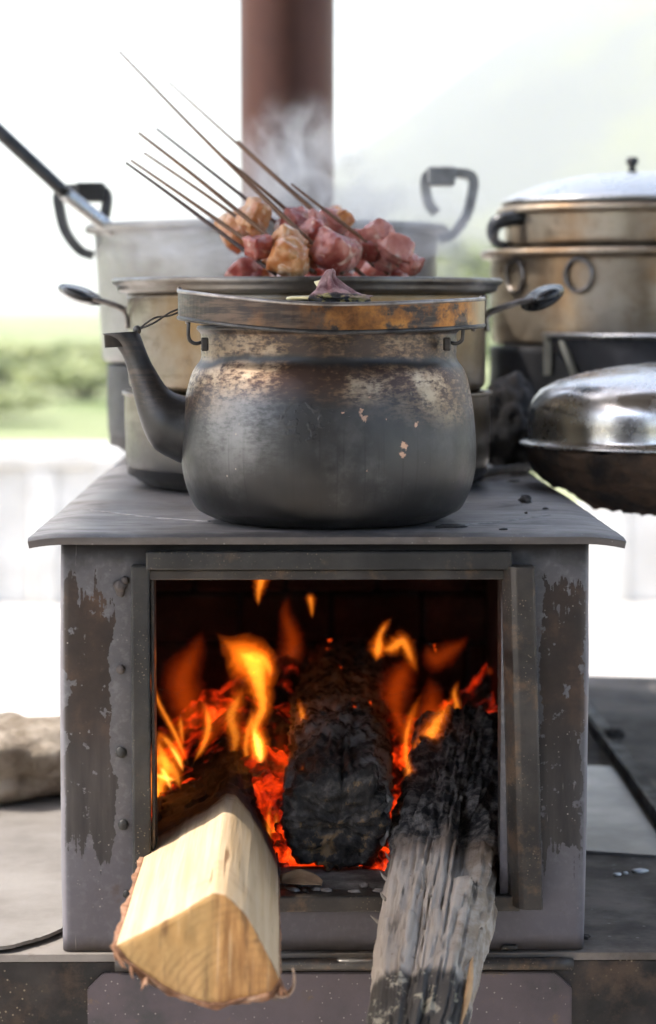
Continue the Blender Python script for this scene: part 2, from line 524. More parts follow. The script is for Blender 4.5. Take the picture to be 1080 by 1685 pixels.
M = {}
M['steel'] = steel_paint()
M['plate'] = plate_mat()
M['iron'] = dark_iron()
M['iron_brown'] = dark_iron('dusty_frame_iron', (0.026, 0.023, 0.021), (0.068, 0.058, 0.050), (0.13, 0.082, 0.05), 0.45, 0.42)
M['iron_bench'] = dark_iron('bench_iron', (0.016, 0.0145, 0.0135), (0.055, 0.045, 0.040), (0.085, 0.055, 0.036), 0.55, 0.6, 0.6)
M['soot'] = simple('firebox_soot', (0.016, 0.014, 0.013), (0.065, 0.052, 0.045), 30, 0.95, 0, 0.6, 60, 0.004)
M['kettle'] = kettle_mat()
M['kettle_plain'] = kettle_mat('spout_soot', 0.12)
M['alu_mid'] = alu('stained_aluminium', (0.25, 0.222, 0.185), (0.17, 0.108, 0.052), 0.62, 0.34)
M['alu_rim'] = alu('dull_rim_aluminium', (0.27, 0.255, 0.235), (0.11, 0.088, 0.066), 0.5, 0.33)
M['alu_mid_low'] = alu('sooty_pot_aluminium', (0.25, 0.222, 0.185), (0.17, 0.118, 0.066), 0.58, 0.36, sootz=(0.012, 0.085), soot=(0.018, 0.018, 0.02))
M['alu_back'] = alu('pale_aluminium', (0.26, 0.255, 0.245), (0.15, 0.13, 0.105), 0.25, 0.42)
M['alu_black'] = alu('blackened_pot', (0.035, 0.035, 0.04), (0.022, 0.020, 0.02), 0.5, 0.5, metal=0.4)
M['alu_right'] = alu('brown_stained_aluminium', (0.55, 0.47, 0.37), (0.33, 0.21, 0.115), 0.62, 0.36)
M['alu_lid'] = alu('bright_lid_aluminium', (0.55, 0.545, 0.54), (0.4, 0.36, 0.32), 0.15, 0.28, metal=0.95)
M['dome'] = alu('polished_dome_steel', (0.66, 0.64, 0.62), (0.40, 0.33, 0.27), 0.35, 0.2, metal=1.0)
M['wok'] = simple('burnt_wok_iron', (0.012, 0.010, 0.009), (0.13, 0.075, 0.045), 22, 0.9, 0, 1.0, 70, 0.006)
M['bakelite'] = simple('black_grip', (0.012, 0.012, 0.013), (0.03, 0.03, 0.032), 30, 0.25, 0, 0.1)
M['grey_strap'] = simple('dark_strap_iron', (0.045, 0.045, 0.05), (0.10, 0.10, 0.105), 30, 0.45, 0.5, 0.2)
M['steam_pale_strap'] = simple('steam_paled_strap_iron', (0.16, 0.16, 0.165), (0.28, 0.28, 0.285), 30, 0.45, 0.5, 0.2)  # right ear painted lighter to imitate the steam in front of it
M['wire'] = simple('handle_wire', (0.16, 0.14, 0.13), (0.34, 0.31, 0.29), 60, 0.35, 0.85, 0.2)
M['dark_wire'] = simple('tie_wire', (0.03, 0.028, 0.028), (0.09, 0.085, 0.08), 60, 0.45, 0.7, 0.2)

# ------------------------------------------------------------------ the setting behind: ground, field, hills
GZ = -0.55
n = N('pale_pavement')
a = n.noise(1.3, 6, 0.6)
n.set(Base_Color=n.mix(n.rng(a, 0.3, 0.7), (0.54, 0.49, 0.43), (0.70, 0.65, 0.58)), Roughness=0.9)
n.bump(n.noise(30, 5), 0.3, 0.004)
M['pave'] = n.m
n = N('meadow_grass')
a = n.noise(0.22, 6, 0.65)
n.set(Base_Color=n.mix(n.rng(a, 0.35, 0.65), (0.15, 0.20, 0.06), (0.34, 0.35, 0.19)), Roughness=0.9)
n.bump(n.noise(9, 6, 0.7), 0.6, 0.05)
M['meadow'] = n.m
n = N('hill_slope')
a = n.noise(0.012, 7, 0.65)
n.set(Base_Color=n.ramp(a, [(0.3, (0.045, 0.05, 0.055)), (0.5, (0.06, 0.065, 0.06)), (0.62, (0.11, 0.12, 0.04)), (0.75, (0.06, 0.065, 0.06))]), Roughness=0.95)
M['hill'] = n.m

tag(mesh('ground', [(-900, -40, GZ), (900, -40, GZ), (900, 2200, GZ), (-900, 2200, GZ)], [(0, 1, 2, 3)], M['meadow'], smooth=False), kind='structure')
tag(mesh('pavement', [(-14, -8, GZ + 0.004), (14, -8, GZ + 0.004), (14, 8.6, GZ + 0.004), (-14, 8.6, GZ + 0.004)], [(0, 1, 2, 3)], M['pave'], smooth=False), kind='structure')

def hill(name, x0, x1, y0, y1, hf, nx=70, ny=40):
    v, f = [], []
    for j in range(ny + 1):
        for i in range(nx + 1):
            x = x0 + (x1 - x0) * i / nx; y = y0 + (y1 - y0) * j / ny
            v.append((x, y, GZ - 2 + hf(x, y)))
    for j in range(ny):
        for i in range(nx):
            q = j * (nx + 1) + i
            f.append((q, q + 1, q + nx + 2, q + nx + 1))
    return tag(mesh(name, v, f, M['hill']), kind='structure')

def hf1(x, y):
    t = max(0.0, min(1.0, (y - 520) / 420)); t = t * t * (3 - 2 * t)
    e_ = max(0.0, min(1.0, (x + 70) / 90)); e_ = e_ * e_ * (3 - 2 * e_)
    k = mn.fractal(Vector((x * 0.008, y * 0.008, 3)), 0.9, 2.1, 6)
    return t * ((46 * e_ + 0.62 * max(0.0, x)) * (1 + 0.10 * k) + 3)
hill('hillside', -60, 620, 520, 1100, hf1)

# unseen roof, rear wall and posts, added to shade the stove; left side open
M['added_roof'] = simple('added_roof_tin', (0.05, 0.045, 0.04), (0.10, 0.09, 0.08), 3, 0.8)
box('added_shade_roof', -1.25, 1.3, -3.6, 0.85, 1.90, 1.93, M['added_roof'])['kind'] = 'structure'
box('added_shade_wall', -1.25, 1.3, -3.66, -3.61, GZ + 0.005, 1.93, M['added_roof'])['kind'] = 'structure'
for px_, py_ in ((-1.2, 0.8), (1.25, 0.8), (-1.2, -3.5), (1.25, -3.5)):
    box('added_shade_post', px_ - 0.04, px_ + 0.04, py_ - 0.04, py_ + 0.04, GZ + 0.005, 1.899, M['added_roof'])['kind'] = 'structure'

# low wall at the far side of the yard: a capped run with upright ribs
M['wall'] = simple('pale_concrete', (0.52, 0.50, 0.46), (0.68, 0.66, 0.62), 5, 0.9, 0, 0.3, 40, 0.003)
WY, WT = 6.8, 0.03
for x0, x1, lab in ((-3.4, -0.64, 'low pale concrete wall before the green field at the left'), (1.02, 4.2, 'low pale concrete wall at the right below the covered pan')):
    w = empty('concrete_wall', (0, 0, 0), lab, 'wall')
    box('wall_panel', x0, x1, WY, WY + 0.16, GZ + 0.004, WT - 0.08, M['wall'], w, 0.01)
    box('coping', x0 - 0.03, x1 + 0.03, WY - 0.035, WY + 0.195, WT - 0.0795, WT, M['wall'], w, 0.02, 3)
    k = 0
    xx = x0 + 0.06
    while xx < x1 - 0.05:
        box('rib', xx, xx + 0.10, WY - 0.025, WY - 0.0005, GZ + 0.005, WT - 0.082, M['wall'], w, 0.008, 1)
        xx += 0.235

# shrubs beyond the wall
M['leaf'] = simple('shrub_leaf', (0.16, 0.20, 0.06), (0.28, 0.31, 0.12), 3, 0.6, 0, 0.1)
M['bark_far'] = simple('shrub_stem', (0.07, 0.05, 0.035), (0.13, 0.10, 0.07), 9, 0.9)
def shrub(x, y, h, w, seed, lab):
    rr = random.Random(seed)
    e = empty('shrub', (x, y, GZ), lab, 'shrub', 'shrubs beyond the yard wall')
    v, f = [], []
    for i in range(1500):
        while True:
            p = Vector((rr.uniform(-1, 1), rr.uniform(-1, 1), rr.uniform(-1, 1)))
            if p.length < 1 and mn.noise(p * 1.8 + Vector((seed, 0, 0))) > -0.18: break
        p = Vector((p.x * w, p.y * w, h * 0.58 + p.z * h * 0.42))
        s = rr.uniform(0.04, 0.09) * w
        q = Matrix.Rotation(rr.uniform(0, 6.3), 3, 'Z') @ Matrix.Rotation(rr.uniform(-1.2, 1.2), 3, 'X')
        b = len(v)
        for c in ((-.5, 0, 0), (0, -.35, .05), (.5, 0, 0), (0, .35, .05)): v.append(p + q @ (Vector(c) * s * 2))
        f.append((b, b + 1, b + 2, b + 3))
    mesh('crown', v, f, M['leaf'], e, smooth=False)
    for k in range(4):
        a = k * 1.6 + seed
        tube('trunk', [(0.05 * math.cos(a), 0.05 * math.sin(a), 0), (0.2 * w * math.cos(a), 0.2 * w * math.sin(a), h * 0.4), (0.45 * w * math.cos(a), 0.45 * w * math.sin(a), h * 0.8)], [0.04, 0.03, 0.012], M['bark_far'], e, 7, n=8)
shrub(2.6, 34, 2.05, 1.5, 1, 'green shrub seen between the round pots, nearer the stove pipe')
shrub(5.4, 38, 2.3, 1.7, 2, 'green shrub behind the tall lidded steamer at the right')


leaf0 = M['leaf']
M['leaf'] = simple('pale_spring_leaf', (0.32, 0.36, 0.14), (0.48, 0.50, 0.26), 3, 0.6, 0, 0.1)
for i, (bx, by, bh, bw, lab) in enumerate(((-3.0, 21, 0.62, 0.45, 'small pale green bush nearest the wall at the left edge'), (-2.55, 27, 0.85, 0.6, 'pale green bush seen just left of the black pot'), (-4.3, 33, 1.15, 0.8, 'taller pale green bush at the far left edge'), (-3.9, 41, 0.9, 0.9, 'pale bush farther off in the field at the left'))):
    shrub(bx, by, bh * 0.55, bw * 1.5, 10 + i, lab)
M['leaf'] = leaf0

# ------------------------------------------------------------------ bench under the stove
bench = empty('steel_bench', (0, 0, 0), 'rusty dark steel bench that the wood stove stands on', 'bench')
n = N('bench_top_steel')
x, y, z = n.xyz()
a = n.noise(5, 7, 0.65); b = n.noise(40, 6, 0.7)
dust = n.mix(n.rng(a, 0.35, 0.7), (0.20, 0.175, 0.155), (0.30, 0.27, 0.24))
iron = n.mix(n.rng(n.noise(9, 7, 0.65), 0.35, 0.65), (0.085, 0.07, 0.058), (0.22, 0.185, 0.155))
c = n.mix(n.rng(n.ma('ADD', x, n.ma('MULTIPLY', n.ma('SUBTRACT', a, 0.5), 0.2)), 0.05, -0.05), iron, dust)
c = n.mix(n.ma('MULTIPLY', n.rng(b, 0.55, 0.72), 0.5), c, (0.09, 0.065, 0.045))
c = n.mix(n.ma('MULTIPLY', n.rng(n.vor(60), 0.12, 0.06), 0.5), c, (0.4, 0.37, 0.33))
n.set(Base_Color=c, Metallic=0.0, Roughness=n.rng(a, 0.3, 0.7, 0.68, 0.9), Specular_IOR_Level=0.25)
n.bump(n.ma('ADD', b, a), 0.4, 0.002)
M['bench_top'] = n.m
# top sheet, one polygon with thickness
pts = [(-0.95, -0.006), (1.0, -0.006), (1.0, 1.36), (-0.22, 1.62), (-0.22, 0.74), (-0.95, 0.70)]
v = [(p[0], p[1], 0.0) for p in pts] + [(p[0], p[1], -0.006) for p in pts]
k = len(pts)
mesh('top_sheet', v, [tuple(range(k))] + [tuple(range(2 * k - 1, k - 1, -1))] + [(i, k + i, k + (i + 1) % k, (i + 1) % k) for i in range(k)], M['bench_top'], bench, smooth=False)
box('front_sheet', -0.95, 1.0, -0.003, 0.003, -0.30, -0.0065, M['iron_bench'], bench, 0.001, 1)
for lx, ly in ((-0.9, 0.03), (0.95, 0.03), (0.95, 1.3), (-0.9, 0.64), (-0.18, 1.5)):
    box('leg', lx - 0.02, lx + 0.02, ly - 0.02, ly + 0.02, GZ + 0.004, -0.0065 if ly > 0.1 else -0.301, M['iron_bench'], bench, 0.002, 1)
# chamfered inset panel on the front
xa, xb, zt, ch = float(at(145, 1600, 0)[0]), float(at(940, 1600, 0)[0]), -0.0155, 0.013
poly = [(xa, -0.30), (xb, -0.30), (xb, zt - ch), (xb - ch * 1.1, zt), (xa + ch, zt), (xa, zt - ch)]
v = [(p[0], -0.0075, p[1]) for p in poly] + [(p[0], -0.0031, p[1]) for p in poly]
k = len(poly)
n = N('panel_steel')
a = n.noise(11, 7, 0.66)
c = n.ramp(a, [(0.3, (0.040, 0.042, 0.042)), (0.45, (0.085, 0.068, 0.074)), (0.6, (0.105, 0.082, 0.09)), (0.75, (0.10, 0.07, 0.042))])
c = n.mix(n.rng(n.noise(45, 6, 0.7), 0.58, 0.7, 0, 0.6), c, (0.17, 0.11, 0.06))
c = n.mix(n.ma('MULTIPLY', n.rng(n.vor(170), 0.15, 0.08), 0.6), c, (0.38, 0.34, 0.31))
n.set(Base_Color=c, Metallic=0.3, Roughness=0.5)
n.bump(n.noise(130, 5, 0.7), 0.3, 0.0007)
M['panel'] = n.m
bm = bmesh.new()
bv = [bm.verts.new(p) for p in v]
bm.faces.new(bv[:k]); bm.faces.new(bv[k:][::-1])
for i in range(k): bm.faces.new((bv[i], bv[k + i], bv[k + (i + 1) % k], bv[(i + 1) % k]))
bmesh.ops.bevel(bm, geom=bm.edges[:], offset=0.001, segments=2, affect='EDGES')
frombm('front_panel', bm, M['panel'], bench)
tube('front_rod', [(-0.17, -0.0105, -0.0075), (0.19, -0.0105, -0.0075), (0.2, -0.0085, -0.009)], 0.0052, M['iron_brown'], bench, 14)
ax = float(at(975, 1185, 1.13)[0])
# angle iron along the right of the bench
sweep('angle_iron', [(0.352, 0.44, 0.0), (0.352, 1.30, 0.0)], [(-0.012, 0.0005), (-0.012, 0.016), (-0.009, 0.016), (-0.009, 0.0035), (0.014, 0.0035), (0.014, 0.0005)], M['iron_bench'], bench, smooth=False)
M['zinc'] = simple('dull_zinc_sheet', (0.22, 0.205, 0.195), (0.44, 0.415, 0.395), 9, 0.42, 0.6, 0.3, 60)

def slab(name, outline, z0, z1, m, parent=None, label=None, cat=None, wav=0.0):
    k = len(outline)
    v = [(p[0], p[1], z1 + wav * mn.noise(Vector((p[0] * 9, p[1] * 9, 0)))) for p in outline] + [(p[0], p[1], z0) for p in outline]
    o = mesh(name, v, [tuple(range(k)), tuple(range(2 * k - 1, k - 1, -1))] + [(i, k + i, k + (i + 1) % k, (i + 1) % k) for i in range(k)], m, parent, smooth=False)
    return tag(o, label, cat)
slab('metal_sheet', [(0.232, 0.36), (0.325, 0.33), (0.334, 0.40), (0.336, 0.78), (0.25, 0.80), (0.228, 0.6)], 0.0006, 0.003, M['zinc'], None, 'dull grey sheet of metal lying right of the stove', 'metal sheet')
# loose pale sheet on the left with a curling front edge
edge = [at(px, py, 0.03) for px, py in ((-120, 1572), (0, 1556), (40, 1548), (75, 1538), (100, 1526), (125, 1512))]
def onz(px, py, Z):
    r = FW + RT * (px - CX) / F - UP * (py - CY) / F
    return CAM + r * (Z - CAM[2]) / r[2]
edge = smoothpath([onz(px, py, 0.007)[:2] for px, py in ((-260, 1556), (-120, 1560), (0, 1556), (40, 1548), (75, 1538), (100, 1527), (128, 1512))], 40)
edge = [(float(p[0]) + 0.0008 * mn.noise(Vector((i * 0.9, 0, 0))), float(p[1]) + 0.0016 * mn.noise(Vector((i * 0.8, 5, 0)))) for i, p in enumerate(edge)]
edge = [(min(p[0], -0.219), p[1]) for p in edge]
M['pale_sheet'] = simple('dusty_pale_sheet', (0.17, 0.15, 0.13), (0.27, 0.245, 0.22), 8, 0.8, 0, 0.4, 70, 0.0015)
slab('loose_sheet', edge + [(-0.219, 0.66), (-0.46, 0.68), (-0.70, 0.64)], 0.0035, 0.0065, M['pale_sheet'], None, 'thin pale dusty sheet with a curved torn edge left of the stove', 'sheet')
M['paint'] = simple('white_paint', (0.6, 0.6, 0.6), (0.8, 0.8, 0.8), 80, 0.4)
for px, py, s in ((1053, 1433, 0.008), (1016, 1439, 0.004), (1030, 1437, 0.0025)):
    p = onz(px, py, 0.001)
    lump('paint_fleck', (s, s * 0.8, 0.0016), M['paint'], bench, px, 0.3, 2, loc=(p[0], p[1], 0.0012))
# stone on the bench at the left
M['stone'] = simple('rough_stone', (0.16, 0.12, 0.08), (0.40, 0.34, 0.27), 16, 0.9, 0, 0.9, 45, 0.006)
p = onz(30, 1335, 0.007)
tag(lump('stone', (0.105, 0.085, 0.047), M['stone'], None, 11, 0.22, 5, 1.3, flat=0.8, loc=(p[0] - 0.016, p[1] + 0.09, 0.046), rot=(0, 0.05, 0.5)), 'rough brown stone lying on the bench left of the stove', 'stone')
# far light debris on right
for px, py, s, lab in ((1010, 1215, 0.012, 'small dark scrap on the bench top beside the angle iron'), (940, 1535, 0.004, 'black crumb of charcoal at the foot of the right stove corner'),):
    p = onz(px, py, 0.0)
    if px == 940: p = onz(962, 1545, 0.0)
    tag(lump('charcoal_crumb', (s, s, s * 0.6), M['soot'], None, px, 0.5, 3, 1.8, loc=(p[0], p[1], s * 0.42)), lab, 'charcoal')

# ------------------------------------------------------------------ stove
stove = empty('wood_stove', (0, 0, 0), 'grey sheet steel wood stove with open firebox door', 'stove')
SL = 1.62                                              # length of the stove
OX0, OX1, OZ0, OZ1 = -0.141, 0.142, 0.047, 0.3075      # fire opening
ZT = PZ - 0.0065
path = [(-0.2125, SL - 0.05)]
path += [(-0.2125, y) for y in (1.2, 0.8, 0.5, 0.3, 0.15, 0.06, 0.02)]
for i in range(6):
    a = math.pi / 2 * i / 5
    path.append((-0.2125 + 0.008 - 0.008 * math.cos(a), 0.008 - 0.008 * math.sin(a)))
xs = [-0.195, -0.18, -0.165, -0.15, OX0, -0.1, -0.05, 0, 0.05, 0.1, OX1, 0.15, 0.165, 0.18, 0.195]
path += [(q, 0.0) for q in xs]
path += [(-p[0], p[1]) for p in path[:14][::-1]]
zs = [0.0008, 0.015, 0.03, OZ0] + [OZ0 + (OZ1 - OZ0) * i / 12 for i in range(1, 13)] + [0.32, ZT - 0.0005]
v, f = [], []
for z_ in zs:
    for (x_, y_) in path:
        w = 0.0011 * mn.noise(Vector((x_ * 14, z_ * 10, 2))) if abs(x_) > 0.16 else 0
        bulge = 0.0016 * math.sin(math.pi * z_ / ZT) * (1 if x_ > 0 else -1) if abs(x_) > 0.2 else 0
        v.append((x_ + w + bulge - 0.0012 * (1 - z_ / ZT) * (1 if x_ > 0.2 else (1 if x_ < -0.2 else 0)), y_ + w * 0.8, z_))
k = len(path)
for j in range(len(zs) - 1):
    for i in range(k - 1):
        xm = (path[i][0] + path[i + 1][0]) / 2; ym = (path[i][1] + path[i + 1][1]) / 2
        zm = (zs[j] + zs[j + 1]) / 2
        if ym < 1e-6 and OX0 < xm < OX1 and OZ0 < zm < OZ1: continue
        q = j * k + i
        f.append((q, q + 1, q + k + 1, q + k))
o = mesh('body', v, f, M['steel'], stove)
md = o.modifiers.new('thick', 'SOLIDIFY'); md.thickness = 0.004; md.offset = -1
# top plate: warped thick sheet with a worn rolled lip
nx, ny = 60, 60
X0, X1, Y0, Y1 = -0.2365, 0.2395, -0.018, SL
def plate_z(x, y):
    w = 0.0012 * mn.noise(Vector((x * 7, y * 4, 1))) * min(1, max(0, y) * 12)
    e = max(0, abs(x) - 0.205) / 0.03
    c = -0.0028 * e * e
    fr = max(0, 0.014 - (y - Y0)) / 0.014
    return w + c - 0.0022 * fr * fr
rs = []
top, bot = [], []
ys = [Y0 + (Y1 - Y0) * (j / ny) ** 2.2 for j in range(ny + 1)]
v, f = [], []
for j, y_ in enumerate(ys):
    for i in range(nx + 1):
        x_ = X0 + (X1 - X0) * i / nx
        yy = y_ + 0.0013 * mn.noise(Vector((x_ * 16, 0, 0))) * max(0, 1 - (y_ - Y0) / 0.1)
        xx = x_ + 0.0012 * mn.noise(Vector((y_ * 60, 9, 0))) * max(0, (abs(x_) - 0.15) / 0.09)
        v.append((xx, yy, PZ + plate_z(x_, y_)))
for j in range(ny):
    for i in range(nx):
        q = j * (nx + 1) + i
        f.append((q, q + 1, q + nx + 2, q + nx + 1))
o = mesh('top_plate', v, f, M['plate'], stove)
md = o.modifiers.new('thick', 'SOLIDIFY'); md.thickness = 0.0062; md.offset = -1
md = o.modifiers.new('soft', 'BEVEL'); md.width = 0.0022; md.segments = 3; md.limit_method = 'ANGLE'
o.data.polygons.foreach_set('use_smooth', [True] * len(o.data.polygons))
# bead of weld across the plate, left and right of the kettle
def bead(a, b, r=0.0012):
    p = smoothpath([onz(*a, PZ), onz((a[0] + b[0]) / 2, (a[1] + b[1]) / 2 + 1.5, PZ), onz(*b, PZ)], 40)
    p = [(q[0], q[1] + 0.0006 * mn.noise(Vector((i * .7, 0, 0))), PZ + plate_z(q[0], q[1]) + 0.0002) for i, q in enumerate(p)]
    tube('weld_bead', p, [r * (0.8 + 0.4 * mn.noise(Vector((i * 0.8, 4, 0)))) for i in range(40)], M['plate'], stove, 8)
bead((150, 840), (345, 858)); bead((745, 866), (905, 848))
# frame round the fire opening
box('frame_top', at(240, 920, -0.012)[0], at(843, 920, -0.012)[0], -0.013, -0.0004, 0.3135, 0.3285, M['iron'], stove, 0.0018, 3)
box('frame_lip', -0.1465, 0.1475, -0.0065, 0.018, 0.3050, 0.3130, M['iron_brown'], stove, 0.001)
box('frame_left', -0.1555, -0.1405, -0.0105, -0.0004, 0.046, 0.3175, M['iron'], stove, 0.0022, 3)
box('frame_inner_left', -0.1400, -0.1375, -0.004, 0.03, 0.0475, 0.3045, M['iron_brown'], stove, 0.0006)
prof = [(0.1405, 0.026), (0.1415, -0.004), (0.1475, -0.0165), (0.1515, -0.0190), (0.1655, -0.0190), (0.1668, -0.0175), (0.1668, -0.0004), (0.1600, -0.0004), (0.146, 0.026)]
rs = []
for i in range(14):
    z_ = 0.0385 + (0.3165 - 0.0385) * i / 13
    sh = 0.0085 * (1 - i / 13)
    rs.append([(px + sh * (1 if py < 0.02 else 0.2), py, z_) for px, py in prof])
v, f = rings(rs)
o = mesh('frame_right', v, f, M['iron_brown'], stove, smooth=False)
md = o.modifiers.new('soft', 'BEVEL'); md.width = 0.0012; md.segments = 2; md.limit_method = 'ANGLE'
box('sill', -0.158, 0.158, -0.0075, 0.02, 0.0345, 0.0475, M['iron_brown'], stove, 0.0015)
# bolts and blobs of weld down the left column
for px, py, s, kind in ((198, 965, 1.25, 'w'), (206, 955, 0.8, 'w'), (199, 975, 0.8, 'w'), (199, 1101, 0.85, 'b'), (200, 1238, 1.0, 'b'), (203, 1357, 1.0, 'b'), (209, 1471, 0.8, 'b')):
    p = at(px, py, 0)
    lump('bolt' if kind == 'b' else 'weld_blob', (0.0042 * s, 0.0026 * s, 0.0045 * s), M['iron'] if py > 1200 else M['steel'], stove, py, 0.18, 3, 1.4, loc=(p[0], -0.001, p[2]))
p = at(838, 1572, 0)
box('bottom_lug', p[0] - 0.007, p[0] + 0.007, -0.004, -0.0004, 0.001, 0.0055, M['iron_brown'], stove, 0.0018)
# inside of the fire box
n = N('glazed_firebrick')
a = n.noise(13, 7, 0.7)
n.set(Base_Color=n.ramp(a, [(0.35, (0.012, 0.010, 0.009)), (0.55, (0.045, 0.030, 0.023)), (0.75, (0.14, 0.09, 0.065))]), Roughness=0.95)
n.bump(n.noise(50, 6, 0.7), 0.8, 0.006)
M['firebrick'] = n.m
box('firebox_left', -0.2045, -0.186, 0.006, 0.80, 0.0485, 0.325, M['soot'], stove)
box('firebox_right', 0.186, 0.2045, 0.006, 0.80, 0.0485, 0.325, M['soot'], stove)
box('firebox_roof', -0.205, 0.205, 0.006, 0.80, 0.3255, 0.3345, M['soot'], stove)
n = N('ash_floor')
a = n.noise(34, 7, 0.7)
n.set(Base_Color=n.ramp(a, [(0.3, (0.05, 0.042, 0.036)), (0.5, (0.15, 0.135, 0.12)), (0.72, (0.33, 0.31, 0.28))]), Roughness=1.0)
n.bump(n.noise(90, 6, 0.75), 0.8, 0.004)
M['ash'] = n.m
box('firebox_floor', -0.185, 0.185, 0.0205, 0.80, 0.030, 0.0470, M['ash'], stove)
# firebricks at the back, coursed
for r_ in range(5):
    xx = -0.185 - (0.05 if r_ % 2 else 0)
    while xx < 0.185:
        x0, x1 = max(xx + 0.002, -0.185), min(xx + 0.098, 0.185)
        if x1 - x0 > 0.01:
            dy = R.uniform(-0.004, 0.004)
            box('brick', x0, x1, 0.70 + dy, 0.76, 0.048 + r_ * 0.055, 0.048 + r_ * 0.055 + 0.052, M['firebrick'], stove, 0.004, 1)
        xx += 0.1
box('back_panel', -0.205, 0.205, 0.81, 0.816, 0.03, 0.334, M['soot'], stove)

# chimney pipe
n = N('rusty_stovepipe')
x, y, z = n.xyz()
a = n.noise(7, 6, 0.65, vec=n.map((1, 1, 0.35)))
c = n.ramp(a, [(0.25, (0.045, 0.016, 0.011)), (0.5, (0.085, 0.032, 0.021)), (0.75, (0.14, 0.060, 0.039))])
c = n.mix(n.rng(n.noise(40, 6, 0.7), 0.55, 0.75, 0, 0.5), c, (0.08, 0.035, 0.025))
n.set(Base_Color=c, Metallic=0.5, Roughness=0.5)
n.bump(n.noise(70, 5), 0.2, 0.001)
M['pipe'] = n.m
PY = 1.42
pc = at(473, 300, PY)
pr = float(at(550, 200, PY)[0] - at(396, 200, PY)[0]) / 2
pipe = empty('stove_pipe', (float(pc[0]), PY, PZ), 'tall rusty brown stove pipe rising behind the pots', 'stove pipe')
lathe('pipe', [(pr * 0.985, 0.002), (pr * 0.99, 0.3), (pr, 0.46), (pr * 1.015, 0.9), (pr * 1.03, 1.9), (pr * 0.97, 1.9), (pr * 0.97, 0.002)], M['pipe'], pipe, 64)
lathe('collar', [(pr * 1.02, 0.001), (pr * 1.16, 0.001), (pr * 1.16, 0.012), (pr * 1.03, 0.02), (pr * 1.01, 0.05)], M['iron'], pipe, 64)

# ------------------------------------------------------------------ kettle
kettle = empty('kettle', (KX, KY, KZ), 'sooty black kettle with curved spout at the front of the stove', 'kettle')
prof = [(0.0, 0.004), (0.082, 0.003), (0.088, 0.0), (0.0975, 0.0028), (0.106, 0.0068), (0.1125, 0.0115), (0.1187, 0.0238), (0.1230, 0.0397), (0.1243, 0.0576), (0.1233, 0.081), (0.1213, 0.097), (0.1190, 0.109),
        (0.1160, 0.1205), (0.1125, 0.128), (0.1083, 0.1335), (0.1068, 0.138), (0.1070, 0.143), (0.1072, 0.150), (0.1072, 0.156), (0.1090, 0.1585), (0.1105, 0.1605), (0.1100, 0.1630), (0.1060, 0.1635), (0.1045, 0.160), (0.104, 0.12), (0.0, 0.118)]
pp = smoothpath(prof[1:22], 120)
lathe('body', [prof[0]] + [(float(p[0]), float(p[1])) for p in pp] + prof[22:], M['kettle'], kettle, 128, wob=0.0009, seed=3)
# lid with knob plate
lathe('lid', [(0.1035, 0.1640), (0.1080, 0.1645), (0.1085, 0.1665), (0.104, 0.1690), (0.098, 0.1705), (0.085, 0.1720), (0.06, 0.1745), (0.044, 0.1765), (0.041, 0.1805), (0.0345, 0.1838), (0.012, 0.184), (0.0, 0.184)], M['kettle'], kettle, 96)
M['brass'] = simple('yellowed_knob_plate', (0.42, 0.33, 0.14), (0.62, 0.54, 0.30), 40, 0.4, 0.5, 0.2)
kp = at(540, 490, KY)
kox, koz = float(kp[0] - KX), 0.184
lathe('knob_plate', [(0.0, 0.1842), (0.034, 0.1842), (0.0355, 0.1855), (0.0345, 0.1872), (0.030, 0.1880), (0.010, 0.1885), (0.009, 0.195), (0.012, 0.200), (0.0, 0.203)], M['brass'], kettle, 48, center=(kox, 0, 0))
# spout from edge pairs
pairs = [((338, 775), (340, 650)), ((303, 764), (312, 652)), ((276, 752), (299, 650)), ((253, 737), (286, 645)), ((238, 712), (275, 637)), ((228, 682), (266, 625)), ((220, 650), (257, 610)), ((212, 618), (248, 594)), ((203, 588), (240, 575)), ((186, 564), (233, 556)), ((168, 549), (228, 545))]
sp = []
for (l, r_) in pairs:
    L = at(*l, KY) - np.array([KX, KY, KZ]); Rr = at(*r_, KY) - np.array([KX, KY, KZ])
    sp.append(list(L) + list(Rr))
sp = smoothpath(sp, 44)
rs = []
for i, q in enumerate(sp):
    L, Rr = q[:3], q[3:]
    c = (L + Rr) / 2; d = (Rr - L) / 2; w = np.linalg.norm(d)
    wy = w * (1.0 if i < 34 else 1.0 - 0.35 * (i - 34) / 9)
    rs.append([c + d * math.cos(2 * math.pi * j / 40) + np.array([0, wy * math.sin(2 * math.pi * j / 40), 0]) for j in range(40)])
ins = []
for s_, dz in ((0.90, 0.0), (0.86, -0.012)):
    c = sum(rs[-1]) / 40
    ins.append([c + (p - c) * s_ + np.array([0, 0, dz]) for p in rs[-1]])
v, f = rings(rs + ins)
mesh('spout', v, f, M['kettle_plain'], kettle)
# flat bail handle folded down on to the front of the lid
n = N('rusty_handle_band')
x, y, z = n.xyz()
a = n.noise(34, 7, 0.7); b = n.noise(1, 5, 0.65, vec=n.map((30, 30, 260)))
gr = n.rng(n.ma('ADD', x, n.ma('MULTIPLY', n.ma('SUBTRACT', n.noise(16, 4), 0.5), 0.16)), -0.07, 0.035)
rusty = n.ramp(a, [(0.30, (0.03, 0.016, 0.010)), (0.44, (0.16, 0.062, 0.018)), (0.58, (0.36, 0.15, 0.032)), (0.78, (0.48, 0.28, 0.10))])
dark = n.mix(n.rng(b, 0.4, 0.65), (0.030, 0.024, 0.022), (0.10, 0.068, 0.050))
c = n.mix(n.ma('MULTIPLY', gr, n.rng(n.noise(30, 6, 0.72), 0.42, 0.54)), dark, rusty)
c = n.mix(n.rng(x, 0.108, 0.130), c, (0.42, 0.33, 0.21))
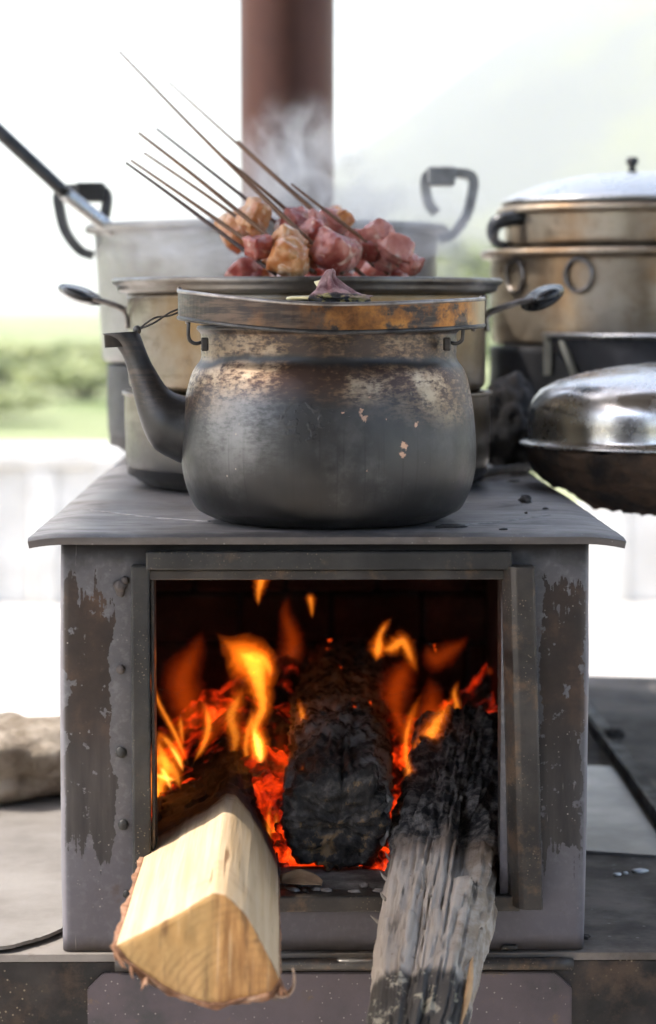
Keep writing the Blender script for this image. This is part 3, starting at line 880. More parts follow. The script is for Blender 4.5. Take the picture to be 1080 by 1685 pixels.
n.set(Base_Color=c, Metallic=0.55, Roughness=n.rng(a, 0.3, 0.7, 0.30, 0.5))
n.bump(n.ma('ADD', a, b), 0.25, 0.0008)
M['band'] = n.m
HR = 0.1275
arc = []
for i in range(61):
    t = math.pi + math.pi * i / 60
    ex = 0.86                                           # squarer than a circle at the sides
    cx_, sy_ = math.cos(t), math.sin(t)
    cx_ = math.copysign(abs(cx_) ** ex, cx_); sy_ = math.copysign(abs(sy_) ** ex, sy_)
    drop = 0.0065 * (abs(sy_) ** 1.3) + 0.0018 * cx_
    arc.append((HR * cx_ + 0.0022, HR * 0.98 * sy_ , 0.1697 + (0.0112 if cx_ < 0 else 0.0046) * abs(cx_) ** 1.6))
prof = [(-0.0006, -0.0108), (0.0006, -0.0108), (0.0007, 0.0108), (-0.0007, 0.0108)]
hb = sweep('handle', arc, prof, M['band'], kettle, smooth=False)
tube('rolled_edge', [(p[0], p[1], p[2] + 0.0110) for p in arc], 0.0017, M['wire'], hb, 10)
tube('rolled_edge', [(p[0], p[1], p[2] - 0.0110) for p in arc], 0.0019, M['dark_wire'], hb, 10)
# a curl of the strip at each end
for s in (0, -1):
    p = arc[s]
    tube('end_curl', [(p[0], p[1] - 0.001, p[2] + 0.0128), (p[0] * 0.985, p[1] + 0.012, p[2] + 0.010), (p[0] * 0.96, p[1] + 0.02, p[2] - 0.002), (p[0] * 0.95, p[1] + 0.022, p[2] - 0.016)], 0.0021, M['wire'], hb, 8, n=16)
# hinge wires under the band
for s in (-1, 1):
    xw = -0.1145 if s < 0 else 0.1085
    tube('hinge_wire', [(xw, -0.066, 0.166), (xw - 0.0003, -0.066, 0.157), (xw + 0.001 * -s, -0.064, 0.1515), (xw - s * 0.006, -0.062, 0.1490), (xw - s * 0.013, -0.058, 0.1512)], 0.0016, M['dark_wire'], kettle, 8, n=24)
    box('ear', xw - s * 0.013 - 0.003, xw - s * 0.013 + 0.003, -0.066, -0.060, 0.143, 0.154, M['kettle_plain'], kettle, 0.001, 1)
# wire tying the spout to the handle
b0 = at(226, 543, KY) - np.array([KX, KY, KZ])
b1 = at(296, 509, KY) - np.array([KX, KY, KZ])
lump('spout_stud', (0.0036, 0.0036, 0.0038), M['dark_wire'], kettle, 5, 0.1, 3, loc=tuple(b0))
for dz, sg in ((0.0012, 1), (-0.0012, -1)):
    q = [b0 + [0, -0.001, 0], b0 * 0.6 + b1 * 0.4 + [0, -0.002, -0.002 * sg + 0.001], b0 * 0.25 + b1 * 0.75 + [0, -0.001, 0.0012 * sg], b1 + [0.002, 0, dz]]
    tube('tie_wire', q, 0.0009, M['dark_wire'], kettle, 6, n=20)
# rag twisted round the knob
n = N('greasy_rag')
a = n.noise(90, 5, 0.65)
x, y, z = n.xyz()
c = n.mix(n.rng(a, 0.35, 0.65), (0.20, 0.075, 0.08), (0.46, 0.28, 0.27))
c = n.mix(n.rng(n.ma('ADD', z, n.ma('MULTIPLY', a, 0.012)), 0.014, 0.008), c, n.mix(n.rng(n.noise(120), 0.45, 0.6), (0.03, 0.027, 0.026), (0.34, 0.27, 0.10)))
n.set(Base_Color=c, Roughness=0.75)
n.bump(n.noise(300, 4, 0.6), 0.5, 0.0008)
M['rag'] = n.m
kc = at(549, 488, KY - 0.02)
rs = []
hts = [(0.0, 0.029, 0.0), (0.002, 0.029, 0), (0.005, 0.025, 0.001), (0.0085, 0.019, 0.0), (0.0125, 0.0135, -0.003), (0.017, 0.009, -0.004), (0.021, 0.0062, -0.0045), (0.024, 0.005, -0.0035), (0.0262, 0.003, -0.003)]
hts = smoothpath(hts, 36)
for q in hts:
    ring = []
    for j in range(60):
        a = 2 * math.pi * j / 60
        fold = 0.22 * math.sin(5 * a + q[0] * 160) + 0.14 * math.sin(9 * a - q[0] * 240) + 0.25 * mn.noise(Vector((math.cos(a) * 1.7, math.sin(a) * 1.7, q[0] * 90)))
        r_ = q[1] * (1 + fold * min(1, 0.45 + q[0] * 40))
        r_ *= 0.82
        ring.append((q[2] + r_ * math.cos(a), r_ * math.sin(a) * 0.8, q[0] + 0.0018 * mn.noise(Vector((math.cos(a) * 3, math.sin(a) * 3, 7))) ))
    rs.append(ring)
v, f = rings(rs)
rag = tag(mesh('rag', v, f, M['rag']), 'small greasy pinkish rag twisted round the kettle lid knob', 'rag')
rag.location = (float(kc[0]) + 0.001, KY - 0.02, KZ + 0.1835)
lump('rag_fold', (0.021, 0.009, 0.0055), M['rag'], rag, 4, 0.5, 4, 1.7, loc=(0.010, -0.018, 0.0015), rot=(0.1, 0.1, 0.2))

# ------------------------------------------------------------------ pots
def strap_handle(name, parent, x, z, s, m, y=0.0):
    """upright ear handle of flat strap, in the radial plane"""
    pts = [(x, y, z - 0.052), (x + s * 0.016, y, z - 0.045), (x + s * 0.033, y, z - 0.022), (x + s * 0.040, y, z + 0.006), (x + s * 0.041, y, z + 0.020), (x + s * 0.034, y, z + 0.027), (x + s * 0.012, y, z + 0.029), (x - s * 0.012, y, z + 0.028), (x - s * 0.018, y, z + 0.018), (x - s * 0.014, y, z - 0.006), (x - s * 0.004, y, z - 0.020)]
    pts = smoothpath(pts, 46)
    h = sweep(name, pts, [(-0.0055, -0.016), (0.0055, -0.016), (0.0055, 0.016), (-0.0055, 0.016)], m, parent, upv=(0, 1, 0), smooth=False)
    box('grip_block', min(x - s * 0.016, x + s * 0.018), max(x - s * 0.016, x + s * 0.018), y - 0.022, y + 0.022, z + 0.013, z + 0.036, M['bakelite'] if s < 0 else M['steam_pale_strap'], h, 0.003)
    return h

def pot_body(name, r0, h, rb, m, parent=None, z0=0.0, rim=0.0, flare=0.0, th=0.0018, closed_bottom=True, groove=None):
    pr_ = []
    if closed_bottom: pr_ += [(0.0, z0 + 0.002), (r0 - rb * 1.05, z0 + 0.0005)]
    else: pr_ += [(r0 - 0.004, z0 + 0.001)]
    for i in range(9):
        a = math.pi / 2 * i / 8
        pr_.append((r0 - rb + rb * math.sin(a), z0 + rb - rb * math.cos(a)))
    for i in range(1, 12):
        t = i / 12
        r_ = r0 + flare * t
        if groove and abs(t - groove) < 0.05: r_ -= 0.0028
        pr_.append((r_, z0 + rb + (h - rb) * t))
    pr_.append((r0 + flare, z0 + h - 0.004))
    if rim:
        for i in range(11):
            a = -math.pi / 2 + math.pi * i / 10
            pr_.append((r0 + flare + rim - 0.006 + 0.006 * math.cos(a) , z0 + h - 0.001 + 0.0055 * math.sin(a)))
        pr_.append((r0 + flare - 0.001, z0 + h + 0.0035))
    pr_.append((r0 + flare - th - 0.001, z0 + h - 0.002))
    pr_.append((r0 - th, z0 + 0.012))
    if closed_bottom: pr_.append((0.0, z0 + 0.010))
    return lathe(name, pr_, m, parent, 112, wob=0.0008, seed=r0 * 50)

def zat(py, Y): return float(CAM[2] - (py - 509) * (Y - CAM[1]) / F)
def xat(px, Y): return float(at(px, 700, Y)[0])
def mpx(Y): return (Y - CAM[1]) / F

# middle: pot and steamer tier
MY = 0.515
MX = xat(506, MY)
u = mpx(MY)
zsp = zat(641, MY) - PZ
pot = empty('cooking_pot', (MX, MY, PZ + 0.002), 'aluminium pot darkened by soot right behind the kettle', 'pot')
pot_body('body', 299 * u, zsp - 0.0022, 0.030, M['alu_mid_low'], pot)
lathe('rim', [(299 * u - 0.001, zsp - 0.007), (299 * u + 0.0025, zsp - 0.006), (299 * u + 0.003, zsp - 0.003), (299 * u - 0.002, zsp - 0.0028), (299 * u - 0.004, zsp - 0.004)], M['alu_mid_low'], pot, 112)
zr = zat(462, MY)
tier = empty('steamer_tier', (MX, MY, PZ + zsp), 'straw stained aluminium steamer tier with two black grips, full of meat skewers', 'steamer')
th_ = zr - PZ - zsp
pot_body('body', 292 * u, th_ - 0.011, 0.010, M['alu_mid'], tier, closed_bottom=False, flare=0.001)
# wide rolled rim in three steps
r1 = 293 * u
lathe('rim', [(r1 - 0.002, th_ - 0.014), (r1 + 0.003, th_ - 0.0135), (r1 + 0.009, th_ - 0.0115), (r1 + 0.0115, th_ - 0.009), (r1 + 0.011, th_ - 0.0065), (r1 + 0.0145, th_ - 0.0045), (r1 + 0.0165, th_ - 0.002), (r1 + 0.0162, th_ + 0.0005), (r1 + 0.0135, th_ + 0.0018), (r1 + 0.009, th_ + 0.0010), (r1 - 0.002, th_ - 0.002), (r1 - 0.004, th_ - 0.006)], M['alu_rim'], tier, 128)
# perforated floor of the tier (inside)
lathe('steam_floor', [(0, 0.055), (r1 - 0.003, 0.055), (r1 - 0.003, 0.053), (0, 0.053)], M['alu_mid'], tier, 64)
def bail(parent, s, pxs, grip_c, gr, m_grip):
    for dy in (-0.032, 0.032):
        p = [np.array([at(px, py, MY)[0] - MX, dy, at(px, py, MY)[2] - PZ - zsp]) for px, py in pxs]
        tube('handle_wire', p, 0.0024, M['wire'], parent, 10, n=26)
    c = at(*grip_c, MY)
    cx_, cz_ = c[0] - MX, c[2] - PZ - zsp
    rs = []
    for i in range(25):
        t = -1 + 2 * i / 24
        k = (1 - abs(t) ** 5) ** 0.5 if abs(t) < 1 else 0.05
        k = max(k, 0.08) * (1 - 0.10 * math.cos(t * 9))
        rs.append([(cx_ + gr[0] * k * math.cos(a) * 1.0 + gr[1] * k * math.sin(a) * 0.25 * s, t * 0.044, cz_ + gr[1] * k * math.sin(a) + 0.28 * s * gr[0] * k * math.cos(a)) for a in [2 * math.pi * j / 24 for j in range(24)]])
    v, f = rings(rs)
    mesh('grip', v, f, m_grip, parent)
bail(tier, -1, [(213, 540), (212, 522), (205, 510), (185, 501), (160, 493), (135, 486)], (133, 485), (0.0195, 0.0085), M['bakelite'])
bail(tier, 1, [(798, 545), (797, 524), (806, 514), (830, 505), (862, 495), (890, 490)], (893, 490), (0.0185, 0.0115), M['bakelite'])

# back: black pot under a pale tier, strap ears
BY = 1.04
BX = xat(440, BY)
u = mpx(BY)
zb = zat(594, BY) - PZ
pot2 = empty('cooking_pot', (BX, BY, PZ + 0.002), 'blackened pot at the back of the stove before the pipe', 'pot')
pot_body('body', 262 * u, zb - 0.0021, 0.035, M['alu_black'], pot2)
zr2 = zat(370, BY)
th2 = zr2 - PZ - zb
tier2 = empty('steamer_tier', (BX, BY, PZ + zb), 'pale steaming aluminium tier with square strap ears at the back', 'steamer')
pot_body('body', 270 * u, th2 - 0.006, 0.008, M['alu_back'], tier2, closed_bottom=False, flare=0.008, rim=0.012)
lathe('steam_floor', [(0, 0.05), (262 * u, 0.05), (262 * u, 0.048), (0, 0.048)], M['alu_back'], tier2, 64)
for s, px in ((-1, 150), (1, 730)):
    strap_handle('handle', tier2, xat(px, BY) - BX + (0.004 if s < 0 else -0.006), zat(352 if s < 0 else 318, BY) - PZ - zb + (0.0 if s < 0 else -0.006), s, M['grey_strap'] if s < 0 else M['steam_pale_strap'])

# ladle standing in the back tier
LY = 0.93
lad = empty('ladle', tuple(at(205, 372, LY)), 'long dark handled ladle leaning out of the back pot at the left', 'ladle')
o0 = np.array(at(205, 372, LY))
P = lambda px, py, Y: np.array(at(px, py, Y)) - o0
a0, a1, a2 = P(-170, 60, LY - 0.06), P(108, 318, LY - 0.01), P(290, 460, LY + 0.03)
tube('grip', [a0, a0 * 0.5 + a1 * 0.5, a1], [0.0088, 0.0084, 0.0078], M['bakelite'], lad, 14, n=20)
tube('shaft', [a1 * 1.03, a1 * 0.5 + a2 * 0.5, a2], [0.0085, 0.0078, 0.005], M['alu_lid'], lad, 12, n=20, sx=0.45)
b_ = lathe('bowl', [(0.0, 0.0), (0.02, 0.003), (0.035, 0.012), (0.042, 0.026), (0.0405, 0.026), (0.033, 0.014), (0.0, 0.003)], M['alu_lid'], lad, 32)
b_.location = tuple(a2 + np.array([0.02, 0, -0.02]))

# ---- right-hand stack on a side shelf
shelf = empty('side_shelf', (0.25, 0.8, PZ - 0.01), 'steel shelf beside the stove carrying the tall steamer', 'shelf')
box('shelf_plate', -0.004, 0.62, -0.02, 0.62, 0.003, 0.0085, M['iron'], shelf, 0.001)
for yy in (0.03, 0.56):
    box('shelf_post', 0.56, 0.60, yy, yy + 0.04, -PZ + 0.0105, 0.0028, M['iron'], shelf, 0.002)
SZ = PZ - 0.0015
TY = 1.06
TX = xat(1046, TY)
u = mpx(TY)
zA, zB, zC = zat(566, TY) - SZ, zat(412, TY) - SZ, zat(345, TY) - SZ
pot3 = empty('cooking_pot', (TX, TY, SZ + 0.001), 'black bottomed pot at the foot of the tall steamer on the right', 'pot')
pot_body('body', 240 * u, zA - 0.0008, 0.03, M['alu_black'], pot3)
tier3 = empty('steamer_tier', (TX, TY, SZ + zA), 'brown stained steamer tier under the lidded pan on the right', 'steamer')
pot_body('body', 236 * u, zB - zA - 0.005, 0.008, M['alu_right'], tier3, closed_bottom=False, flare=0.004, rim=0.013)
for px in (835, 925):
    c = (xat(px, TY) - TX)
    yy = -math.sqrt(max(0.0001, (240 * u) ** 2 - c * c)) - 0.004
    ra = math.atan2(yy, c)
    o = tube('handle_ring', [(0.017 * math.cos(a), 0, 0.019 * math.sin(a)) for a in [2 * math.pi * i / 28 for i in range(28)]], 0.0026, M['wire'], tier3, 8, closed=True)
    o.location = (c, yy, zB - zA - 0.033); o.rotation_euler = (0, 0, ra + math.pi / 2)
pan3 = empty('steamer_tier', (TX, TY, SZ + zB), 'top steamer tier with black loop handle under a bright lid on the right', 'steamer')
pot_body('body', 190 * u + 0.02, zC - zB - 0.003, 0.012, M['alu_right'], pan3, closed_bottom=False, flare=0.002, rim=0.009)
hx0, hx1 = xat(898, TY) - TX, xat(797, TY) - TX
hy = -0.06
tube('loop_handle', [(hx0 + 0.012, hy, zat(400, TY) - SZ - zB), (hx0 - 0.004, hy, zat(378, TY) - SZ - zB), (hx0 - 0.022, hy, zat(366, TY) - SZ - zB), (hx1 + 0.03, hy - 0.01, zat(364, TY) - SZ - zB), (hx1 + 0.008, hy - 0.01, zat(372, TY) - SZ - zB), (hx1 + 0.005, hy + 0.005, zat(392, TY) - SZ - zB), (hx1 + 0.02, hy + 0.045, zat(404, TY) - SZ - zB), (hx0 + 0.0, hy + 0.06, zat(404, TY) - SZ - zB)], [0.006, 0.008, 0.0095, 0.0095, 0.009, 0.007, 0.005, 0.005], M['bakelite'], pan3, 12, n=48)
lid3 = empty('pot_lid', (TX, TY, SZ + zC), 'bright domed aluminium lid on top of the tall steamer', 'lid')
lr = 205 * u + 0.012
lathe('dome', [(lr - 0.012, 0.0035), (lr, 0.0035), (lr + 0.004, 0.006), (lr, 0.010), (lr * 0.9, 0.018), (lr * 0.7, 0.030), (lr * 0.45, 0.039), (lr * 0.2, 0.043), (0.0, 0.044)], M['alu_lid'], lid3, 96)
lathe('knob', [(0.0, 0.0516), (0.007, 0.0516), (0.004, 0.056), (0.0045, 0.060), (0.007, 0.064), (0.008, 0.069), (0.006, 0.073), (0.0, 0.074)], M['bakelite'], lid3, 32, center=(xat(1036, TY) - TX, 0, 0)).scale = (1, 1, 0.86)

# dark basin before the tall stack
DY = 0.93
DX = xat(1150, DY)
u = mpx(DY)
basin = empty('basin', (DX, DY, SZ + 0.001), 'dark tapered basin with a bright rim at the right edge', 'basin')
zh = zat(549, DY) - SZ
lathe('body', [(0.0, 0.003), (0.085, 0.0), (0.09, 0.002), (0.10, 0.012), (252 * u, zh - 0.006), (250 * u, zh - 0.006), (0.095, 0.014), (0.0, 0.006)], M['alu_black'], basin, 96)
lathe('rim', [(250 * u, zh - 0.0055), (258 * u, zh - 0.0045), (260 * u, zh - 0.0015), (256 * u, zh + 0.001), (249 * u, zh - 0.001)], M['alu_lid'], basin, 96)
M['cream'] = simple('cream_strip', (0.50, 0.46, 0.36), (0.66, 0.62, 0.5), 30, 0.6)
tx = xat(899, DY) - DX
box('hanging_tag', tx - 0.0045, tx + 0.0045, -0.012, -0.010, zat(618, DY) - SZ, zat(553, DY) - SZ, M['cream'], basin, 0.0006, 1)
tube('side_rib', [(xat(915, DY) - DX, -0.06, zh - 0.008), (xat(940, DY) - DX, -0.055, zat(628, DY) - SZ)], 0.0045, M['cream'], basin, 8)

# near right: soot-black wok under a polished dome lid
NY = 0.52
NX = xat(1118, NY)
u = mpx(NY)
zN = zat(733, NY)
wok = empty('wok', (NX, NY, zN), 'soot crusted black wok overhanging the right side of the stove', 'wok')
prof = [(0.0, -0.066), (0.04, -0.0655), (0.075, -0.062), (0.098, -0.055), (0.118, -0.043), (0.135, -0.0345), (0.147, -0.024), (0.155, -0.012), (0.158, -0.001), (0.153, -0.001), (0.14, -0.02), (0.09, -0.045), (0.0, -0.055)]
pp = smoothpath(prof, 60)
rs = []
for q in pp:
    rs.append([((q[0]) * math.cos(a) * (1 + 0.02 * mn.noise(Vector((math.cos(a) * 4, math.sin(a) * 4, q[1] * 60)))), q[0] * math.sin(a), q[1] + 0.006 * mn.fractal(Vector((math.cos(a) * q[0] * 60, math.sin(a) * q[0] * 60, q[1] * 60)), 0.8, 2.0, 4)) for a in [2 * math.pi * j / 110 for j in range(110)]])
v, f = rings(rs, cap0=False, cap1=False)
mesh('bowl', v, f, M['wok'], wok)
dome = empty('dome_lid', (NX, NY, zN), 'polished steel dome lid covering the wok at the right edge', 'lid')
R0 = 262 * u
lathe('dome', [(R0 * 0.93, 0.0005), (R0, 0.0010), (R0 + 0.0015, 0.0028), (R0 - 0.001, 0.0042), (R0 * 0.955, 0.005), (R0 * 0.945, 0.010), (R0 * 0.948, 0.022), (R0 * 0.945, 0.035), (R0 * 0.925, 0.046), (R0 * 0.87, 0.057), (R0 * 0.77, 0.066), (R0 * 0.6, 0.074), (R0 * 0.4, 0.080), (R0 * 0.2, 0.084), (0.0, 0.085)], M['dome'], dome, 128)
lathe('knob', [(0.0, 0.0853), (0.011, 0.0853), (0.007, 0.091), (0.016, 0.100), (0.012, 0.107), (0.0, 0.108)], M['bakelite'], dome, 32)
stand = empty('wok_stand', (NX, NY, 0.0), 'iron stand holding up the wok just past the right edge', 'stand')
rr_ = 0.120
zring = zN - 0.043 - 0.0075 - PZ * 0
tube('ring', [(rr_ * math.cos(a), rr_ * math.sin(a), zring) for a in [math.radians(-70 + 140 * i / 30) for i in range(31)]], 0.005, M['iron'], stand, 10)
for a in (-62, 0, 62):
    a = math.radians(a)
    tube('leg', [(rr_ * math.cos(a), rr_ * math.sin(a), zring), (rr_ * 1.1 * math.cos(a), rr_ * 1.1 * math.sin(a), 0.001)], 0.006, M['iron'], stand, 10)

# burnt log and bits on the plate
n = N('charcoal')
a = n.noise(30, 7, 0.7)
n.set(Base_Color=n.ramp(a, [(0.3, (0.010, 0.009, 0.009)), (0.55, (0.035, 0.028, 0.024)), (0.75, (0.12, 0.095, 0.08))]), Roughness=0.7)
n.bump(n.noise(55, 6, 0.7), 0.8, 0.004)
M['charcoal'] = n.m
p = at(850, 715, 0.78)
tag(lump('burnt_log', (0.038, 0.06, 0.050), M['charcoal'], None, 21, 0.35, 5, 1.5, loc=(float(p[0]) - 0.012, 0.76, PZ + 0.047), rot=(0.2, 0.1, 0.4), flat=0.85), 'burnt black chunk of log between the middle pot and the covered wok', 'log')
q0, q1 = onz(772, 788, PZ + 0.005), onz(872, 768, PZ + 0.006)
o0 = (q0 + q1) / 2
st_ = smoothpath([q0 - o0, (q0 - o0) * 0.3 + [0, 0.004, 0.002], (q1 - o0) * 0.5 + [0, -0.003, 0.001], q1 - o0], 30)
o = tube('charred_stick', st_, [0.0052 * (1 + 0.5 * mn.noise(Vector((i * 0.6, 1, 0)))) * (0.4 if i in (0, 29) else 1) for i in range(30)], M['charcoal'], None, 12)
o.location = o0
tag(o, 'charred stick lying on the stove plate right of the kettle', 'stick')
for i, (px, py, s, sx_, lab) in enumerate(((864, 828, 0.0055, 1, 'black crumb of charcoal on the bare right half of the stove plate'), (742, 868, 0.004, 3.4, 'flat black flake beside the right foot of the kettle'), (846, 792, 0.003, 2, 'small dark flake by the charred stick on the plate'), (828, 872, 0.0022, 1.8, 'tiny black grain near the front lip of the plate'), (898, 838, 0.002, 1.5, 'tiny dark grain on the right end of the plate'), (866, 845, 0.0015, 1, 'smallest black grain below the charcoal crumb on the plate'))):
    p = onz(px, py, PZ)
    tag(lump('charcoal_crumb', (s * sx_, s, s * (0.75 if sx_ == 1 else 0.45)), M['charcoal'], None, i + 31, 0.5, 3, 1.9, loc=(p[0], p[1], PZ + plate_z(p[0], p[1]) + s * (0.5 if sx_ == 1 else 0.28)), rot=(0, 0, 0.2 * i)), lab, 'charcoal')

# ------------------------------------------------------------------ skewers of meat in the middle tier
n = N('bamboo_skewer')
a = n.noise(1, 4, 0.6, vec=n.map((200, 200, 12)))
n.set(Base_Color=n.mix(n.rng(a, 0.3, 0.7), (0.09, 0.038, 0.016), (0.20, 0.095, 0.04)), Roughness=0.45)
M['bamboo'] = n.m
n = N('dark_bamboo_skewer')
n.set(Base_Color=(0.05, 0.024, 0.018), Roughness=0.4)
M['bamboo_dark'] = n.m
def meat_mat(name, c0, c1, fat, sc_, thr):
    n = N(name)
    a = n.noise(sc_, 5, 0.6, dist=0.8)
    c = n.mix(n.rng(n.noise(60, 4), 0.35, 0.65), c0, c1)
    c = n.mix(n.rng(a, thr, thr + 0.1), c, fat)
    c = n.mix(n.rng(n.noise(26, 5, 0.65), 0.56, 0.70, 0, 0.6), c, tuple(q * 0.45 for q in c1))
    n.set(Base_Color=c, Roughness=0.17, Subsurface_Weight=0.15, Subsurface_Radius=(0.01, 0.004, 0.003), Subsurface_Scale=0.3)
    n.bump(n.noise(1, 5, 0.6, vec=n.map((90, 90, 400))), 0.5, 0.0015)
    return n.m
M['meat_red'] = meat_mat('red_meat', (0.26, 0.045, 0.035), (0.46, 0.14, 0.10), (0.66, 0.40, 0.31), 45, 0.56)
M['meat_pink'] = meat_mat('pink_meat', (0.42, 0.15, 0.12), (0.55, 0.24, 0.19), (0.72, 0.52, 0.42), 34, 0.55)
M['meat_tan'] = meat_mat('tan_fat_meat', (0.46, 0.16, 0.05), (0.62, 0.33, 0.15), (0.70, 0.50, 0.36), 60, 0.55)
SK = [  # tip, end, tip depth, end depth, radius, material, meat pieces along it [(t, size, mat)]
    ((197, 85), (585, 478), 0.74, 0.47, 0.00115, 'bamboo', [(0.80, 1.1, 'red'), (0.92, 1.0, 'pink')], 'longest thin skewer, its tip highest of all above the pot'),
    ((278, 135), (615, 438), 0.80, 0.52, 0.0010, 'bamboo', [(0.80, 0.9, 'pink'), (0.93, 1.1, 'red')], 'fine skewer with the second highest tip, crossing the stove pipe'),
    ((229, 219), (515, 448), 0.66, 0.45, 0.0015, 'bamboo', [(0.84, 1.05, 'tan')], 'thick brown skewer whose tip is level with the pipe foot'),
    ((258, 212), (560, 450), 0.72, 0.50, 0.0013, 'bamboo_dark', [(0.74, 1.25, 'red'), (0.95, 1.1, 'red')], 'dark skewer running just above the thick brown one'),
    ((238, 252), (520, 450), 0.70, 0.48, 0.0013, 'bamboo', [(0.62, 1.2, 'tan'), (0.9, 0.9, 'tan')], 'brown skewer lying between the dark one and the lowest pair'),
    ((208, 268), (455, 452), 0.62, 0.44, 0.0014, 'bamboo_dark', [(0.84, 1.1, 'red')], 'lowest dark skewer of the pair at the left'),
    ((216, 264), (500, 462), 0.66, 0.43, 0.0014, 'bamboo', [(0.90, 1.15, 'tan')], 'pale brown skewer of the lowest pair at the left'),
    ((316, 208), (565, 450), 0.66, 0.46, 0.0016, 'bamboo', [(0.90, 1.3, 'red')], 'stout brown skewer pointing at the biggest red cube of meat'),
    ((353, 246), (600, 455), 0.68, 0.50, 0.0014, 'bamboo', [(0.62, 1.0, 'pink'), (0.88, 0.9, 'pink')], 'short brown skewer starting before the steam'),
    ((391, 232), (640, 452), 0.72, 0.52, 0.0013, 'bamboo', [(0.66, 0.9, 'tan'), (0.92, 1.0, 'pink')], 'brown skewer whose tip stands before the stove pipe'),
    ((480, 303), (690, 462), 0.66, 0.50, 0.0013, 'bamboo', [(0.62, 1.0, 'pink'), (0.78, 0.9, 'pink'), (0.90, 0.8, 'red')], 'shortest skewer, rising out of the meat at the right'),
]
for i, (t0, t1, y0, y1, r_, mt, pcs, lab) in enumerate(SK):
    y0 -= 0.20; r_ *= 1.5
    A, B = np.array(at(*t0, y0)), np.array(at(*t1, y1 - 0.09))
    e = empty('skewer', tuple(B), lab, 'skewer', 'meat skewers in the steamer')
    d = A - B
    L = float(np.linalg.norm(d))
    e.rotation_euler = Vector(d).to_track_quat('Z', 'Y').to_euler()
    bow = R.uniform(-0.004, 0.004)
    q = smoothpath([(0, 0, 0), (bow * 0.7, 0, L * 0.4), (bow, 0, L * 0.7), (0, 0, L)], 24)
    tube('stick', q, [r_ * (1.0 if k < 12 else 1.0 - 0.036 * (k - 11)) for k in range(24)], M[mt], e, 8)
    for k, (t, s, mm) in enumerate(pcs):
        o = lump('meat', (0.0140 * s * R.uniform(0.75, 1.2), 0.0140 * s * R.uniform(0.7, 1.2), 0.0145 * s * R.uniform(0.75, 1.45)), M['meat_' + mm], e, i * 7 + k, 0.26, 4, 0.9, loc=(R.uniform(-.003, .003), 0.010 + R.uniform(-.003, .003), L * (1 - t)), rot=(R.uniform(-.5, .5), R.uniform(-.5, .5), R.uniform(0, 3)), squash=0.55)
# loose pieces heaped under the skewers
for k, (px, py, y, s, mm, lab) in enumerate((
        (392, 362, 0.50, 1.35, 'tan', 'pale tan slab of meat standing at the left of the heap behind the skewers'), (405, 432, 0.47, 1.15, 'red', 'red chunk of meat at the left end of the heap'), (440, 440, 0.50, 1.2, 'tan', 'tan fatty chunk low in the heap behind the rim'), (590, 405, 0.52, 1.1, 'pink', 'pink chunk right of the big red cube'),
        (620, 425, 0.47, 1.0, 'pink', 'pink chunk with a bright top at the right of the heap'), (655, 440, 0.48, 0.9, 'red', 'small red chunk at the right end of the heap'), (510, 352, 0.60, 1.0, 'pink', 'pink chunk at the top of the heap'),
        (540, 350, 0.66, 1.1, 'tan', 'pale fatty chunk wrapped in steam at the top of the heap'), (480, 455, 0.50, 1.5, 'red', 'red chunk lowest in the middle of the heap'), (560, 460, 0.53, 1.6, 'red', 'red chunk under the big cube'), (600, 465, 0.50, 1.4, 'pink', 'pink chunk sunk behind the rim'), (520, 420, 0.58, 1.6, 'red', 'dark red chunk inside the heap'), (470, 400, 0.60, 1.4, 'tan', 'tan chunk in the shade behind the skewers'))):
    p = at(px, py + 17, y + 0.05)
    tag(lump('meat_chunk', (0.0155 * s * R.uniform(0.8, 1.3), 0.0155 * s, 0.0135 * s), M['meat_' + mm], None, k + 90, 0.28, 4, 0.9, loc=tuple(p), rot=(R.uniform(-.6, .6), R.uniform(-.6, .6), R.uniform(0, 3)), squash=0.5), lab, 'meat', 'meat chunks in the steamer')
# the bed of food they lie on, hidden below the rim
tag(lump('meat_bed', (0.155, 0.155, 0.055), M['meat_red'], None, 77, 0.12, 5, 4.0, loc=(MX, MY, PZ + zsp + 0.058)), 'heap of meat filling the steamer tier under the skewers', 'meat')

# ------------------------------------------------------------------ firewood
def place(o, A, B, roll=0.0):
    A, B = Vector(A), Vector(B)
    q = (B - A).to_track_quat('Y', 'Z')
    o.location = A
    o.rotation_mode = 'QUATERNION'
    o.rotation_quaternion = q @ Vector((0, 1, 0)).to_track_quat('Y', 'Z').inverted() if False else q
    return (B - A).length

# --- split birch log at the left: wedge section, bark below
n = N('fresh_split_wood')
x, y, z = n.xyz()
gr_ = n.noise(1, 5, 0.6, vec=n.map((130, 5, 130)))
gr2 = n.noise(1, 4, 0.6, vec=n.map((420, 9, 420)))
wood = n.mix(n.rng(gr_, 0.3, 0.7), (0.58, 0.39, 0.21), (0.69, 0.515, 0.325))
wood = n.mix(n.rng(gr2, 0.55, 0.75, 0, 0.35), wood, (0.42, 0.25, 0.12))
wood = n.mix(n.rng(n.noise(14, 4), 0.6, 0.75, 0, 0.5), wood, (0.40, 0.24, 0.12))
wood = n.mix(n.ma('MULTIPLY', n.rng(n.noise(1, 3, 0.6, vec=n.map((240, 4, 240))), 0.64, 0.70), n.rng(n.noise(11, 3), 0.45, 0.6)), wood, (0.24, 0.13, 0.06))
wood = n.mix(n.rng(n.noise(40, 5, 0.7), 0.66, 0.74, 0, 0.55), wood, (0.22, 0.17, 0.13))
w = n.ma('ADD', y, n.ma('MULTIPLY', n.ma('SUBTRACT', n.noise(28, 6, 0.7), 0.5), 0.07))
w = n.ma('ADD', w, n.ma('MULTIPLY', n.ma('ABSOLUTE', n.ma('SUBTRACT', x, 0.004)), 0.35))
tan_ = n.rng(w, 0.335, 0.368)
